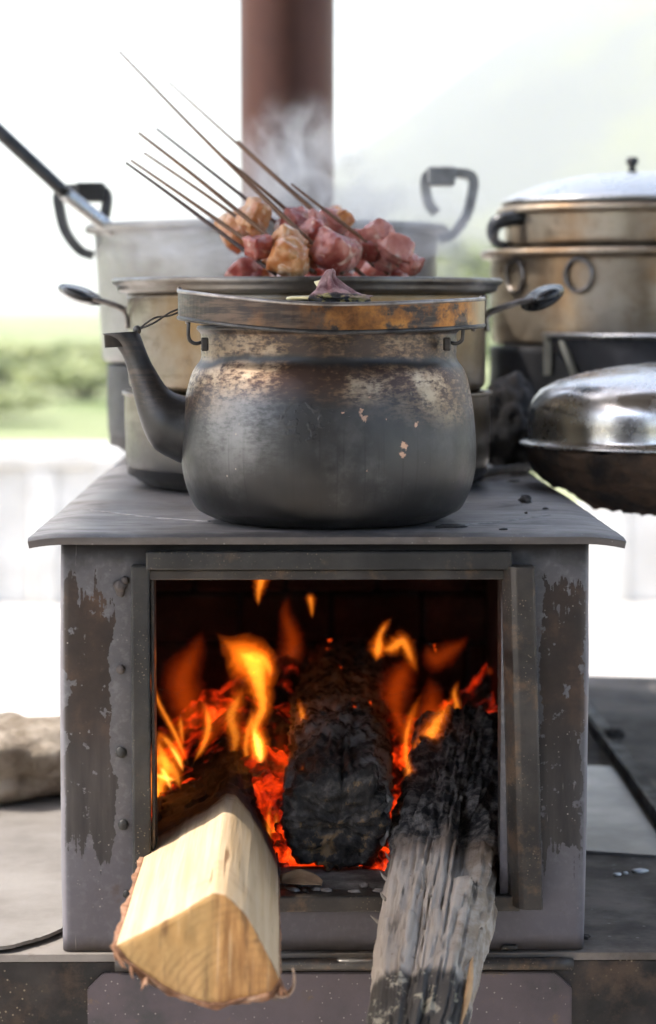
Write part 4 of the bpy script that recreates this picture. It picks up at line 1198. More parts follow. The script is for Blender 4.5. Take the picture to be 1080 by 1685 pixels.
charm = n.rng(w, 0.358, 0.372)
colr = n.mix(tan_, wood, (0.20, 0.085, 0.03))
colr = n.mix(charm, colr, n.mix(n.rng(n.noise(50, 6, 0.7), 0.5, 0.7), (0.009, 0.008, 0.008), (0.07, 0.06, 0.055)))
n.set(Base_Color=colr, Roughness=0.7)
n.bump(n.ma('ADD', n.ma('MULTIPLY', gr2, 0.6), n.ma('MULTIPLY', charm, n.noise(60, 6, 0.7))), 0.5, 0.002)
M['wood'] = n.m
n = N('sawn_end_grain')
x, y, z = n.xyz()
rg_ = n.wave(55, vec=n.map((1, 1, 1), loc=(-0.035, 0, 0.055)), dist=2.2, detail=4, dscale=3.0, rings_=True)
rg_.node.rings_direction = 'Y'
nn = n.noise(22, 6, 0.65)
c = n.mix(n.rng(x, 0.0, 0.012), n.mix(n.rng(nn, 0.3, 0.7), (0.42, 0.225, 0.070), (0.58, 0.36, 0.14)), n.mix(n.rng(n.noise(1, 4, 0.6, vec=n.map((160, 20, 25), rot=(0, 0.15, 0))), 0.3, 0.7), (0.26, 0.11, 0.03), (0.54, 0.28, 0.09)))
c = n.mix(n.ma('MULTIPLY', n.rng(rg_, 0.45, 0.9, 0, 0.45), n.rng(n.noise(24, 4), 0.40, 0.66)), c, (0.27, 0.13, 0.045))
c = n.mix(n.rng(n.noise(9, 5, 0.6), 0.45, 0.7, 0, 0.45), c, (0.32, 0.16, 0.055))
ckv = n.map((150, 30, 16), rot=(0, 0.55, 0))
c = n.mix(n.ma('MULTIPLY', n.rng(n.noise(1, 5, 0.65, vec=ckv), 0.54, 0.66), 0.7), c, (0.16, 0.075, 0.03))
c = n.mix(n.ma('MULTIPLY', n.rng(n.noise(1, 3, 0.6, vec=n.map((200, 30, 9), rot=(0, -0.18, 0))), 0.60, 0.72), 0.5), c, (0.62, 0.42, 0.22))
c = n.mix(n.rng(n.noise(45, 5, 0.7), 0.62, 0.74, 0, 0.55), c, (0.17, 0.08, 0.035))
n.set(Base_Color=c, Roughness=0.75)
n.bump(n.ma('ADD', n.noise(180, 4), n.ma('MULTIPLY', rg_, 0.15)), 0.35, 0.001)
M['endgrain'] = n.m
n = N('birch_bark')
x, y, z = n.xyz()
a = n.noise(50, 6, 0.7)
c = n.ramp(a, [(0.3, (0.10, 0.042, 0.02)), (0.5, (0.30, 0.14, 0.07)), (0.72, (0.50, 0.33, 0.22))])
c = n.mix(n.rng(n.ma('ADD', y, n.ma('MULTIPLY', a, 0.06)), 0.33, 0.36), c, (0.012, 0.010, 0.010))
n.set(Base_Color=c, Roughness=0.85)
n.bump(n.noise(90, 6, 0.7), 0.7, 0.003)
M['bark'] = n.m
YE = -0.29
A = at(340, 1560, YE)
B = np.array(at(375, 1270, 0.34)); B[2] = A[2] - 0.004
C0 = np.array(A)
def loc2(px, py):
    q = at(px, py, YE) - C0
    return (float(q[0]), float(q[2]))
flat1 = [loc2(192, 1556), loc2(250, 1527), loc2(300, 1500), loc2(352, 1469)]
flat2 = [loc2(352, 1469), loc2(372, 1473), loc2(405, 1505), loc2(435, 1560), loc2(461, 1612)]
arcb = [loc2(461, 1612), loc2(445, 1632), loc2(405, 1641), loc2(350, 1650), loc2(295, 1634), loc2(250, 1609), loc2(212, 1580), loc2(192, 1556)]
def resamp(pl, n_):
    d = [0]
    for i in range(1, len(pl)): d.append(d[-1] + math.dist(pl[i], pl[i - 1]))
    out = []
    for k in range(n_):
        t = d[-1] * k / n_
        i = max(j for j in range(len(d)) if d[j] <= t + 1e-12); i = min(i, len(pl) - 2)
        s = (t - d[i]) / (d[i + 1] - d[i])
        out.append((pl[i][0] * (1 - s) + pl[i + 1][0] * s, pl[i][1] * (1 - s) + pl[i + 1][1] * s))
    return out
ringp = resamp(flat1, 40) + resamp(flat2, 40) + resamp(smoothpath(arcb, 40), 60)
LL = 0.66
NTL = 110
rs = []
for i in range(NTL + 1):
    t = i / NTL; yy = LL * t
    k = 1 - 0.10 * t
    ring = []
    for j, (a_, b_) in enumerate(ringp):
        w = 0.0011 * mn.noise(Vector((a_ * 60, yy * 7, b_ * 60))) + 0.0005 * mn.noise(Vector((a_ * 260, yy * 12, b_ * 260)))
        ch_ = max(0, min(1, (yy - 0.37) / 0.06))
        w += ch_ * 0.006 * mn.fractal(Vector((a_ * 60, yy * 50, b_ * 60)), 0.8, 2.1, 4) - ch_ * 0.003
        rr2 = math.hypot(a_, b_) + 1e-6
        ring.append((a_ * k * (1 + w / rr2), yy, b_ * k * (1 + w / rr2)))
    rs.append(ring)
v, f = rings(rs, cap0=False)
log1 = empty('split_log', tuple(A), 'freshly split pale log sticking out of the firebox at the left', 'log')
place(log1, A, B)
mesh('wood', v, f, M['wood'], log1)
# end face with its own slightly uneven saw surface
v, f = [], []
nr = 14
for i in range(nr + 1):
    s = 1 - i / nr
    for (a_, b_) in ringp:
        v.append((a_ * s, -0.0006 - 0.0012 * (i > 0) + 0.0008 * mn.noise(Vector((a_ * s * 120, 1, b_ * s * 40))), b_ * s))
k = len(ringp)
for i in range(nr):
    for j in range(k):
        f.append((i * k + j, (i + 1) * k + j, (i + 1) * k + (j + 1) % k, i * k + (j + 1) % k))
mesh('sawn_end', v, f, M['endgrain'], log1)
# bark shell
arc2 = smoothpath(arcb, 70)
rs = []
for i in range(NTL + 1):
    t = i / NTL; yy = -0.002 + (LL - 0.02) * t; k = 1 - 0.10 * t
    outer, inner = [], []
    for j, p in enumerate(arc2):
        r_ = math.hypot(*p); 
        rough_ = 0.0028 * mn.fractal(Vector((p[0] * 70, yy * 40, p[1] * 70)), 0.8, 2.1, 4)
        e_ = 0.004 + rough_
        edge_ = min(j, len(arc2) - 1 - j) / 6
        e_ *= min(1, (0.25 if j < 35 else 1.0) + edge_)
        ya = yy + (0.004 * mn.noise(Vector((j * 0.5, 3, 0))) if i == 0 else 0)
        outer.append((p[0] * k * (1 + e_ / r_), ya, p[1] * k * (1 + e_ / r_)))
        inner.append((p[0] * k * 0.985, ya, p[1] * k * 0.985))
    rs.append(outer + inner[::-1])
v, f = rings(rs)
mesh('bark', v, f, M['bark'], log1)
# frayed bark at the cut
for i in range(14):
    j = R.choice([68, 66, 64, 62, 3, 4, 60, 56, 50]); p = arc2[j]
    q = np.array([p[0], 0, p[1]])
    d = np.array([R.uniform(-0.008, 0.008), R.uniform(-0.012, 0.004), R.uniform(-0.012, -0.002)])
    tube('bark_fibre', [q * 1.02 + [0, 0.012, 0], q * 1.05 + [0, 0, 0], q * 1.04 + d * 0.6, q * 1.02 + d], [0.0018, 0.0016, 0.001, 0.0003], M['bark'], log1, 5, n=10)
# a curl of bark at the lower right corner
M['curl'] = simple('pale_bark_curl', (0.28, 0.17, 0.11), (0.44, 0.31, 0.22), 60, 0.8)
cp = [np.array(at(px, py, YE + 0.01)) for px, py in ((448, 1616), (452, 1632), (466, 1637), (480, 1628), (484, 1610), (482, 1596))]
q_inv = log1.rotation_quaternion.inverted()
cp = [np.array(q_inv @ (Vector(p) - Vector(A))) for p in cp]
sweep('bark_curl', smoothpath(cp, 30), [(-0.0012, -0.004), (0.0, -0.004), (0.0005, 0.004), (-0.0007, 0.004)], M['curl'], log1, upv=(0, 1, 0))

# --- round log: built along local y
def round_log(name, A, B, rad, m, label, nt=170, nth=150, disp=None, sec=None, seed=0, capm=None):
    e = empty(name, tuple(A), label, 'log')
    L = place(e, A, B)
    rs = []
    for i in range(nt + 1):
        t = i / nt
        ring = []
        for j in range(nth):
            a = 2 * math.pi * j / nth
            r_ = rad * (sec(a, t) if sec else 1.0)
            r_ += disp(a, t, L)
            edge = min(t, 1 - t) * L
            if edge < 0.006: r_ -= 0.004 * (1 - edge / 0.006) ** 2
            ring.append((r_ * math.cos(a), L * t, r_ * math.sin(a)))
        rs.append(ring)
    v, f = rings(rs, cap0=False, cap1=False)
    b = len(v)
    # end faces with several rings
    nr = 12
    for end, ring in ((0, rs[0]), (1, rs[-1])):
        base = 0 if end == 0 else nt * nth
        prev = list(range(base, base + nth))
        for i in range(1, nr + 1):
            s = 1 - i / (nr + 0.3)
            cur = []
            for j in range(nth):
                p = ring[j]
                d = 0.010 * mn.fractal(Vector((p[0] * s * 45, seed, p[2] * s * 90)), 0.8, 2.1, 4) * min(1, i / 3) 
                cur.append(len(v)); v.append((p[0] * s, p[1] + (d if end == 0 else -d), p[2] * s))
            for j in range(nth):
                q = (prev[j], cur[j], cur[(j + 1) % nth], prev[(j + 1) % nth])
                f.append(q if end == 0 else q[::-1])
            prev = cur
        f.append(tuple(prev) if end else tuple(prev[::-1]))
    mesh('wood', v, f, m, e)
    return e, L

n = N('charred_log')
x, y, z = n.xyz()
a = n.noise(26, 7, 0.7)
b = n.noise(70, 6, 0.72)
c = n.ramp(b, [(0.3, (0.014, 0.012, 0.012)), (0.5, (0.05, 0.042, 0.037)), (0.72, (0.19, 0.16, 0.14))])
ashm = n.rng(n.ma('ADD', n.ma('MULTIPLY', a, 0.75), n.ma('MULTIPLY', b, 0.35)), 0.50, 0.60)
side = n.rng(n.ma('ABSOLUTE', n.ma('ADD', x, 0.004)), 0.016, 0.032)
yb = n.ma('MULTIPLY', n.rng(y, 0.07, 0.12), n.rng(y, 0.55, 0.35))
ashm = n.ma('MULTIPLY', ashm, n.ma('MAXIMUM', n.ma('MAXIMUM', n.ma('MULTIPLY', side, 0.95), yb), 0.25))
ashm = n.ma('MULTIPLY', ashm, n.ma('MAXIMUM', n.ma('MULTIPLY', n.rng(x, 0.012, 0.028), n.rng(y, 0.004, 0.02)), n.rng(y, 0.07, 0.15)))
c = n.mix(ashm, c, n.mix(n.noise(120, 5), (0.30, 0.265, 0.235), (0.60, 0.55, 0.50)))
ribs = n.wave(48, vec=n.map((0.35, 1, 0.35)), dist=3.0, detail=3, dscale=1.6)
ribs.node.bands_direction = 'Y'
c = n.mix(n.ma('MULTIPLY', n.ma('MULTIPLY', n.rng(ribs, 0.62, 0.95), n.rng(y, 0.10, 0.2)), n.rng(b, 0.35, 0.6, 0.2, 0.85)), c, (0.40, 0.35, 0.31))
end = n.ma('MULTIPLY', n.rng(y, 0.006, 0.002), n.rng(n.noise(38, 5, 0.7), 0.55, 0.62))
c = n.mix(n.ma('MULTIPLY', end, 0.8), c, (0.34, 0.21, 0.10))
gl = n.ma('MULTIPLY', n.rng(n.noise(55, 5, 0.65), 0.66, 0.72), n.rng(y, 0.14, 0.3))
n.set(Base_Color=c, Specular_IOR_Level=0.2, Roughness=n.rng(ashm, 0, 1, 0.6, 0.95), Emission_Color=(1.0, 0.07, 0.006), Emission_Strength=n.ma('MULTIPLY', gl, 0.5))
n.bump(n.ma('ADD', b, n.noise(160, 5, 0.7)), 0.9, 0.003)
M['charred'] = n.m
A = np.array([float(at(556, 1380, 0.075)[0]), 0.075, 0.090]); B = np.array([float(at(562, 1200, 0.60)[0]), 0.60, 0.132])
def d2(a, t, L):
    x_, z_, y_ = math.cos(a), math.sin(a), t * L
    if t < 0.045: base_ = -0.007 * (1 - t / 0.045) ** 1.5 * (0.35 + 0.65 * max(0, z_))
    else: base_ = 0
    w = 0.0085 * mn.fractal(Vector((x_ * 1.7, y_ * 9, z_ * 1.7)), 0.8, 2.0, 5)
    w += 0.0045 * mn.fractal(Vector((x_ * 5, y_ * 38, z_ * 5)), 0.8, 2.1, 4)
    if t > 0.2: w += 0.0032 * math.sin(y_ * 300 + 5 * mn.noise(Vector((x_ * 2, y_ * 10, z_ * 2)))) * min(1, (t - 0.2) * 5)
    crack = abs(math.atan2(math.sin(a - 1.45), math.cos(a - 1.45)) + 0.15 * mn.noise(Vector((y_ * 20, 0, 1))))
    if crack < 0.05 and t < 0.35: w -= 0.006 * (1 - crack / 0.05)
    return w + base_
log2, _ = round_log('charred_log', A, B, 0.0425, M['charred'], 'round charred black log burning in the middle of the firebox', disp=d2, seed=2, sec=lambda a, t: (1.0 / ((abs(math.cos(a)) / 1.0) ** 2.9 + (abs(math.sin(a)) / 1.0) ** 2.9) ** (1 / 2.9)) * (1 + 0.04 * math.cos(a * 3 + 1)))
# scabs of ash-grey bark on its sides
M['greybark'] = simple('ash_grey_bark', (0.18, 0.16, 0.145), (0.48, 0.44, 0.41), 60, 0.95, 0, 0.9, 130, 0.003)
for i in range(22):
    t = R.uniform(0.04, 0.5); a = R.choice([R.uniform(-0.35, 0.55), R.uniform(2.5, 3.4), R.uniform(-0.35, 0.55), R.uniform(0.4, 2.6) if t > 0.25 else 2.9])
    s = R.uniform(0.006, 0.014)
    lump('bark_scab', (s * 0.5, s * R.uniform(1.0, 2.0), s * 0.85), M['greybark'], log2, i + 50, 0.5, 3, 1.8, loc=(0.0425 * math.cos(a), 0.525 * t, 0.0425 * math.sin(a)), rot=(0, -a, 0))

# --- weathered grey log at the right
n = N('weathered_grey_wood')
x, y, z = n.xyz()
fb = n.noise(1, 6, 0.65, vec=n.map((170, 7, 170)))
fb2 = n.noise(1, 4, 0.6, vec=n.map((60, 5, 60)))
mo = n.noise(24, 6, 0.68)
c = n.ramp(fb, [(0.22, (0.24, 0.195, 0.155)), (0.45, (0.41, 0.352, 0.295)), (0.75, (0.53, 0.465, 0.40))])
c = n.mix(n.rng(fb2, 0.55, 0.72, 0, 0.45), c, (0.22, 0.175, 0.135))
c = n.mix(n.rng(mo, 0.6, 0.72, 0, 0.6), c, (0.42, 0.30, 0.18))
c = n.mix(n.ma('MULTIPLY', n.rng(x, 0.012, 0.030), n.rng(n.noise(32, 6, 0.7), 0.42, 0.6, 0.15, 0.85)), c, n.mix(n.noise(80, 4), (0.12, 0.085, 0.055), (0.36, 0.27, 0.18)))
c = n.mix(n.rng(n.noise(110, 5, 0.7), 0.62, 0.72, 0, 0.6), c, (0.14, 0.11, 0.085))
yy = n.ma('ADD', y, n.ma('MULTIPLY', n.ma('SUBTRACT', mo, 0.5), 0.10))
crk = n.ma('MULTIPLY', n.rng(n.noise(1, 4, 0.6, vec=n.map((110, 6, 110))), 0.60, 0.66), n.rng(n.noise(15, 3), 0.42, 0.58))
c = n.mix(n.ma('MULTIPLY', crk, 0.85), c, (0.05, 0.038, 0.028))
burn = n.rng(n.ma('ADD', yy, n.ma('MULTIPLY', n.ma('SUBTRACT', n.noise(60, 6, 0.75), 0.5), 0.08)), 0.41, 0.44)
c = n.mix(n.ma('MULTIPLY', n.rng(n.ma('ADD', yy, n.ma('MULTIPLY', n.ma('SUBTRACT', fb2, 0.5), 0.10)), 0.345, 0.42), 0.8), c, (0.13, 0.085, 0.055))
c = n.mix(burn, c, n.mix(n.rng(n.noise(70, 6, 0.7), 0.42, 0.66), (0.014, 0.012, 0.012), (0.20, 0.175, 0.155)))
tip = n.rng(n.ma('ADD', y, n.ma('MULTIPLY', n.ma('SUBTRACT', n.noise(40, 4), 0.5), 0.02)), 0.205, 0.190)
lich = n.rng(n.noise(60, 6, 0.7), 0.56, 0.62)
c = n.mix(n.ma('MULTIPLY', tip, 0.9), c, n.mix(lich, (0.035, 0.030, 0.026), n.mix(n.noise(30), (0.30, 0.32, 0.33), (0.50, 0.40, 0.22))))
n.set(Base_Color=c, Roughness=0.9)
n.bump(n.ma('ADD', n.ma('MULTIPLY', fb, 0.5), mo), 0.7, 0.0025)
M['grey_wood'] = n.m
A = np.array([float(at(668, 1700, -0.30)[0]) - 0.010, -0.36, -0.040]); B = np.array([float(at(765, 1220, 0.30)[0]), 0.30, 0.118])
def d3(a, t, L):
    x_, z_, y_ = math.cos(a), math.sin(a), t * L
    w = 0.0050 * mn.fractal(Vector((x_ * 3.2, y_ * 4, z_ * 3.2)), 0.8, 2.0, 5)
    w += 0.0009 * mn.noise(Vector((x_ * 9, y_ * 5, z_ * 9)))
    w += 0.0008 * mn.noise(Vector((x_ * 30, y_ * 14, z_ * 30)))
    cr = abs(mn.noise(Vector((x_ * 5.5 + 0.4 * mn.noise(Vector((y_ * 22, 1, 0))), y_ * 2.2, z_ * 5.5))))
    w -= 0.0034 * max(0.0, 1 - cr * 14)
    k2 = mn.noise(Vector((x_ * 2.6, y_ * 16, z_ * 2.6 + 9)))
    w += 0.0022 * min(1, max(0, k2 - 0.12) * 25)
    if t > 0.6: w += 0.0045 * mn.fractal(Vector((x_ * 4, y_ * 40, z_ * 4)), 0.8, 2.1, 4)
    g = math.atan2(math.sin(a - 0.95), math.cos(a - 0.95))          # long hollow on the upper right
    if abs(g) < 0.26 and 0.50 < t < 0.70:
        e_ = min(1, (t - 0.50) / 0.02) * min(1, (0.70 - t) / 0.03)
        w -= 0.014 * (1 - (abs(g) / 0.26) ** 4) * e_
    g = math.atan2(math.sin(a - 0.35), math.cos(a - 0.35)) + 0.25 * mn.noise(Vector((y_ * 25, 2, 0)))
    if abs(g) < 0.15 and t < 0.60: w -= 0.010 * (1 - abs(g) / 0.15)
    if t < 0.2: w -= 0.0015 * (1 if mn.noise(Vector((x_ * 3, y_ * 3, z_ * 3))) > 0 else 0)
    return w
def sec3(a, t):
    # squarish slab, flat on top, wider than tall
    c_, s_ = abs(math.cos(a)), abs(math.sin(a))
    p = 3.2
    return 1.0 / ((c_ / 1.06) ** p + (s_ / 0.80) ** p) ** (1 / p) * (0.58 + 0.48 * min(1, t / 0.5) + 0.04 * t)
log3, L3 = round_log('weathered_log', A, B, 0.0385, M['grey_wood'], 'weathered grey log leaning out of the firebox at the right', disp=d3, sec=sec3, seed=5, nt=210, nth=190)
M['splinter'] = simple('orange_splinter', (0.42, 0.23, 0.10), (0.58, 0.36, 0.18), 40, 0.8)
M['grey_splinter'] = simple('grey_splinter', (0.14, 0.12, 0.10), (0.36, 0.32, 0.28), 50, 0.9)
tube('splinter', [(0.034, L3 * 0.20, 0.016), (0.037, L3 * 0.27, 0.019), (0.036, L3 * 0.36, 0.018)], [0.0006, 0.0028, 0.0008], M['splinter'], log3, 8, n=14)
for i in range(26):
    t = R.uniform(0.36, 0.8); a = R.choice([R.uniform(2.6, 3.5), R.uniform(2.6, 3.5), R.uniform(1.0, 2.2), R.uniform(-0.2, 0.6)])
    r_ = 0.0385 * sec3(a, t)
    p = np.array([r_ * math.cos(a), L3 * t, r_ * math.sin(a)])
    nrm = np.array([math.cos(a), 0, math.sin(a)])
    ln = R.uniform(0.006, 0.016)
    d = np.array([0, R.choice([-1, 1]) * R.uniform(0.6, 1), 0]) + nrm * R.uniform(0.2, 0.7)
    tube('splinter', [p - nrm * 0.002 - d * ln * 0.3, p + d * ln * 0.3, p + d * ln], [0.0016, 0.0013, 0.0002], M['grey_splinter'] if t < 0.62 else M['charcoal'], log3, 5, n=7)

# leaf-like chip on the sill
M['chip'] = simple('brown_chip', (0.20, 0.115, 0.06), (0.36, 0.24, 0.14), 40, 0.8)
v, f = [], []
for j in range(9):
    for i in range(13):
        s, t = i / 12, j / 8
        x_ = -0.018 + 0.036 * s; w = 0.009 * math.sin(math.pi * min(0.97, s * 0.9 + 0.08)) ** 0.6
        v.append((x_, (t - 0.5) * 2 * w, 0.004 * math.sin(s * 3) + 0.003 * (t - 0.5) ** 2 * 4 + 0.001 * mn.noise(Vector((s * 4, t * 4, 1)))))
for j in range(8):
    for i in range(12):
        q = j * 13 + i; f.append((q, q + 1, q + 14, q + 13))
o = tag(mesh('wood_chip', v, f, M['chip']), 'curled brown chip of bark on the sill before the charred log', 'wood chip')
md = o.modifiers.new('thick', 'SOLIDIFY'); md.thickness = 0.0008
p = at(495, 1468, 0.02)
o.location = (float(p[0]), 0.022, 0.0515); o.rotation_euler = (0.45, 0.05, -0.25)
for i in range(9):
    px = R.uniform(468, 640); p = at(px, R.uniform(1470, 1486), 0.02)
    lump('ash_flake', (R.uniform(0.003, 0.008), R.uniform(0.002, 0.005), 0.0015), R.choice([M['greybark'], M['charcoal'], M['ash']]), stove, i + 200, 0.5, 2, 1.8, loc=(float(p[0]), R.uniform(0.004, 0.03), 0.0482), rot=(0, 0, R.uniform(0, 3)))
# ------------------------------------------------------------------ embers
def emberbed(name, x0, x1, y0, y1, hfun, m, label):
    nx, ny = 110, 110
    v, f = [], []
    for j in range(ny + 1):
        for i in range(nx + 1):
            x_ = x0 + (x1 - x0) * i / nx; y_ = y0 + (y1 - y0) * j / ny
            p = Vector((x_ * 45, y_ * 45, 0))
            h = hfun(x_, y_) * (0.75 + 0.25 * mn.noise(Vector((x_ * 18, y_ * 18, 4)))) + 0.010 * mn.fractal(p, 0.8, 2.1, 4) * min(1, max(0.0, (y_ - 0.10) / 0.05)) - (0.006 if y_ < 0.115 else 0)
            e_ = min(i, nx - i, j, ny - j)
            v.append((x_, y_, 0.046 if e_ == 0 else 0.049 + max(0, h)))
    for j in range(ny):
        for i in range(nx):
            q = j * (nx + 1) + i; f.append((q, q + 1, q + nx + 2, q + nx + 1))
    return tag(mesh(name, v, f, m), label, 'embers', kind='stuff')
M['ember'] = ember_mat('glowing_embers', 0.50, 0.30)
M['coal'] = ember_mat('ash_skinned_coal', 0.52, 0.34, ash=(0.34, 0.31, 0.29), scale=60)
def hE(x, y):
    t = min(1, max(0, (y - 0.118 - 0.035 * mn.noise(Vector((x * 30, 3.3, 0)))) / 0.06))
    side = 0.036 + 0.018 * math.cos(x * 24 + 0.9)
    return t * side * (1 + 1.5 * min(1, max(0, y - 0.18) / 0.3)) + 0.003
emberbed('ember_bed', -0.18, 0.18, 0.10, 0.62, hE, M['ember'], 'bed of red glowing embers between the logs in the firebox')
# coals standing up from the bed
for i, (px, py, Y, s, lab) in enumerate(((455, 1345, 0.20, 0.020, 'glowing coal between the split log and the charred log'), (470, 1410, 0.12, 0.016, 'glowing coal low beside the front of the charred log'), (632, 1430, 0.10, 0.015, 'glowing coal at the right foot of the charred log'), (655, 1375, 0.16, 0.017, 'glowing coal between the charred log and the grey log'), (815, 1270, 0.22, 0.016, 'glowing coal behind the right door frame'), (300, 1330, 0.25, 0.02, 'glowing coal behind the split log at the left'), (462, 1270, 0.30, 0.021, 'glowing coal above the gap between split log and charred log'), (478, 1370, 0.15, 0.012, 'small coal touching the left side of the charred log'), (446, 1392, 0.14, 0.011, 'small coal touching the right side of the split log'), (466, 1438, 0.105, 0.010, 'smallest coal at the front of the gap beside the bark chip'), (470, 1215, 0.40, 0.022, 'dull red coal far back left of the charred log'), (660, 1250, 0.38, 0.020, 'dull red coal far back right of the charred log'), (640, 1405, 0.13, 0.011, 'small coal wedged right of the charred log'), (668, 1320, 0.22, 0.014, 'coal under the tall flame left of the grey log'), (345, 1190, 0.48, 0.026, 'dull red coal at the back behind the big left flame'))):
    p = at(px, py, Y)
    tag(lump('coal', (s * 1.15, s, s), M['coal'], None, i + 300, 0.45, 4, 1.7, loc=(float(p[0]), Y, float(p[2]))), lab, 'coal', 'glowing coals')

# ------------------------------------------------------------------ flames: closed bodies of glowing gas
def fset(nm, c, ks): return [flame_mat('%s_%d' % (nm, i), tuple(c[i]), k) for i, k in enumerate(ks)]
FM = fset('flame_orange', [(1.0, 0.13, 0.004), (1.0, 0.19, 0.008), (1.0, 0.32, 0.025)], (4.2, 11.5, 32))
FY = fset('flame_yellow', [(1.0, 0.22, 0.01), (1.0, 0.34, 0.03), (1.0, 0.50, 0.10)], (10, 30, 70))
FR = fset('flame_red', [(1.0, 0.07, 0.003), (1.0, 0.10, 0.004), (1.0, 0.13, 0.006)], (0.7, 1.0, 1.5))
fire = empty('fire', (0, 0.3, 0.05), 'orange and yellow flames licking round the logs in the firebox', 'fire')
def flame(pts, Y, m, dep=0.7, lean=0.0, n_=40):
    q = smoothpath(pts, n_)
    P = [np.array(at(p[0], p[1], Y + lean * i / n_)) for i, p in enumerate(q)]
    u = mpx(Y)
    root = None
    for lay, (kw, t0, t1) in enumerate(((1.55, 0.0, 1.0), (1.05, 0.02, 0.94), (0.62, 0.05, 0.82))):
        rs = []
        i0, i1 = int(t0 * n_), int(t1 * n_)
        for i in range(i0, i1):
            p, c = q[i], P[i]
            t = P[min(i + 1, n_ - 1)] - P[max(i - 1, 0)]
            t /= np.linalg.norm(t)
            s = np.array([t[2], 0, -t[0]]); s /= np.linalg.norm(s) + 1e-9
            e_ = min(1.0, (i - i0 + 0.4) / 5, (i1 - i - 0.6) / 5)
            w = max(p[2], 0.3) * u * kw * (max(0.05, e_) ** 0.7)
            ring = []
            for j in range(24):
                a = 2 * math.pi * j / 24
                k = 1 + 0.22 * mn.noise(Vector((math.cos(a) * 1.5, math.sin(a) * 1.5, i * 0.16 + p[0] + lay * 7)))
                off = s * w * 0.22 * mn.noise(Vector((i * 0.12, p[0], lay * 5.0)))
                ring.append(c + off + s * w * k * math.cos(a) + np.array([0, dep * w * k * math.copysign(abs(math.sin(a)) ** 2.3, math.sin(a)), 0]) - np.array([0, 0.3, 0.05]))
            rs.append(ring)
        v, f = rings(rs)
        o = mesh('flame' if lay == 0 else 'flame_core', v, f, m[lay], fire if lay == 0 else root)
        if lay == 0: root = o
flame([(428, 1266, 3), (427, 1245, 13), (424, 1215, 15), (420, 1195, 12), (432, 1165, 13), (428, 1130, 19), (420, 1100, 27), (400, 1078, 27), (374, 1058, 12), (355, 1040, 2)], 0.27, FM)
flame([(430, 1262, 2), (428, 1242, 10), (424, 1222, 11), (419, 1204, 5), (424, 1185, 2)], 0.262, FY)
flame([(446, 1120, 2), (443, 1100, 10), (430, 1084, 16), (404, 1078, 15), (380, 1064, 5)], 0.28, FM)
flame([(408, 1200, 3), (395, 1170, 10), (385, 1140, 12), (390, 1110, 10), (400, 1090, 4)], 0.30, FR)
flame([(318, 1256, 2), (334, 1228, 7), (343, 1199, 9), (340, 1170, 7), (329, 1148, 2)], 0.24, FM)
flame([(345, 1225, 3), (358, 1195, 12), (358, 1165, 14), (345, 1143, 4)], 0.29, FR, 1.0)
flame([(303, 1272, 2), (293, 1243, 8), (274, 1218, 8), (254, 1202, 3)], 0.20, FM)
flame([(302, 1270, 2), (293, 1248, 6), (284, 1234, 4), (276, 1226, 1)], 0.195, FY)
flame([(298, 1300, 3), (285, 1268, 14), (262, 1250, 18), (236, 1244, 14)], 0.22, FM, 0.5)
flame([(290, 1284, 3), (274, 1280, 7), (258, 1276, 5), (246, 1272, 2)], 0.205, FY)
flame([(310, 1258, 2), (296, 1225, 6), (283, 1197, 6), (264, 1162, 5), (250, 1125, 5), (246, 1100, 2)], 0.26, FM, 0.9)
flame([(302, 1228, 2), (298, 1198, 6), (297, 1172, 2)], 0.28, FM)
flame([(262, 1340, 4), (256, 1310, 12), (250, 1280, 16), (240, 1255, 10)], 0.24, FM)
flame([(254, 1345, 2), (252, 1325, 4), (250, 1300, 3)], 0.10, FM)
flame([(425, 998, 2), (426, 975, 7), (431, 950, 11), (438, 920, 8)], 0.33, FM)
flame([(514, 1018, 2), (513, 1000, 5), (511, 985, 7), (507, 975, 3)], 0.42, FM)
flame([(619, 1090, 3), (622, 1068, 12), (626, 1044, 7), (634, 1030, 6), (645, 1016, 2)], 0.36, FM)
flame([(625, 1072, 4), (645, 1066, 12), (662, 1056, 13), (672, 1072, 10), (680, 1092, 7), (690, 1112, 2)], 0.38, FM, 0.5)
flame([(700, 1060, 4), (715, 1084, 16), (740, 1072, 14), (758, 1060, 8), (772, 1044, 2)], 0.44, FR, 0.9)
flame([(668, 1336, 2), (672, 1308, 7), (675, 1280, 9), (668, 1240, 6), (670, 1205, 7), (680, 1172, 7), (696, 1138, 2)], 0.17, FM)
flame([(668, 1334, 2), (672, 1314, 5), (675, 1292, 4), (672, 1270, 1)], 0.165, FY)
flame([(676, 1318, 3), (684, 1280, 11), (692, 1240, 16), (712, 1202, 16), (734, 1165, 9), (748, 1142, 2)], 0.24, FM, 0.6)
flame([(690, 1240, 4), (668, 1205, 18), (655, 1180, 10), (650, 1165, 2)], 0.3, FR, 1.0)
flame([(505, 1210, 2), (500, 1190, 6), (496, 1170, 6), (490, 1146, 2)], 0.26, FM)
flame([(492, 1330, 3), (498, 1300, 6), (500, 1275, 5), (497, 1255, 2)], 0.14, FM, 0.7)
flame([(440, 1400, 3), (443, 1370, 6), (442, 1345, 5), (446, 1320, 2)], 0.13, FM, 0.7)
flame([(460, 1300, 6), (458, 1250, 22), (470, 1200, 18), (462, 1160, 5)], 0.36, FR, 1.0)
flame([(818, 1300, 3), (815, 1275, 10), (806, 1255, 5), (800, 1240, 2)], 0.30, FM)
flame([(822, 1380, 2), (820, 1360, 6), (816, 1340, 3)], 0.18, FM)
flame([(470, 1445, 3), (462, 1405, 12), (468, 1345, 15), (472, 1290, 14), (462, 1230, 9), (468, 1190, 2)], 0.24, FR, 1.0)
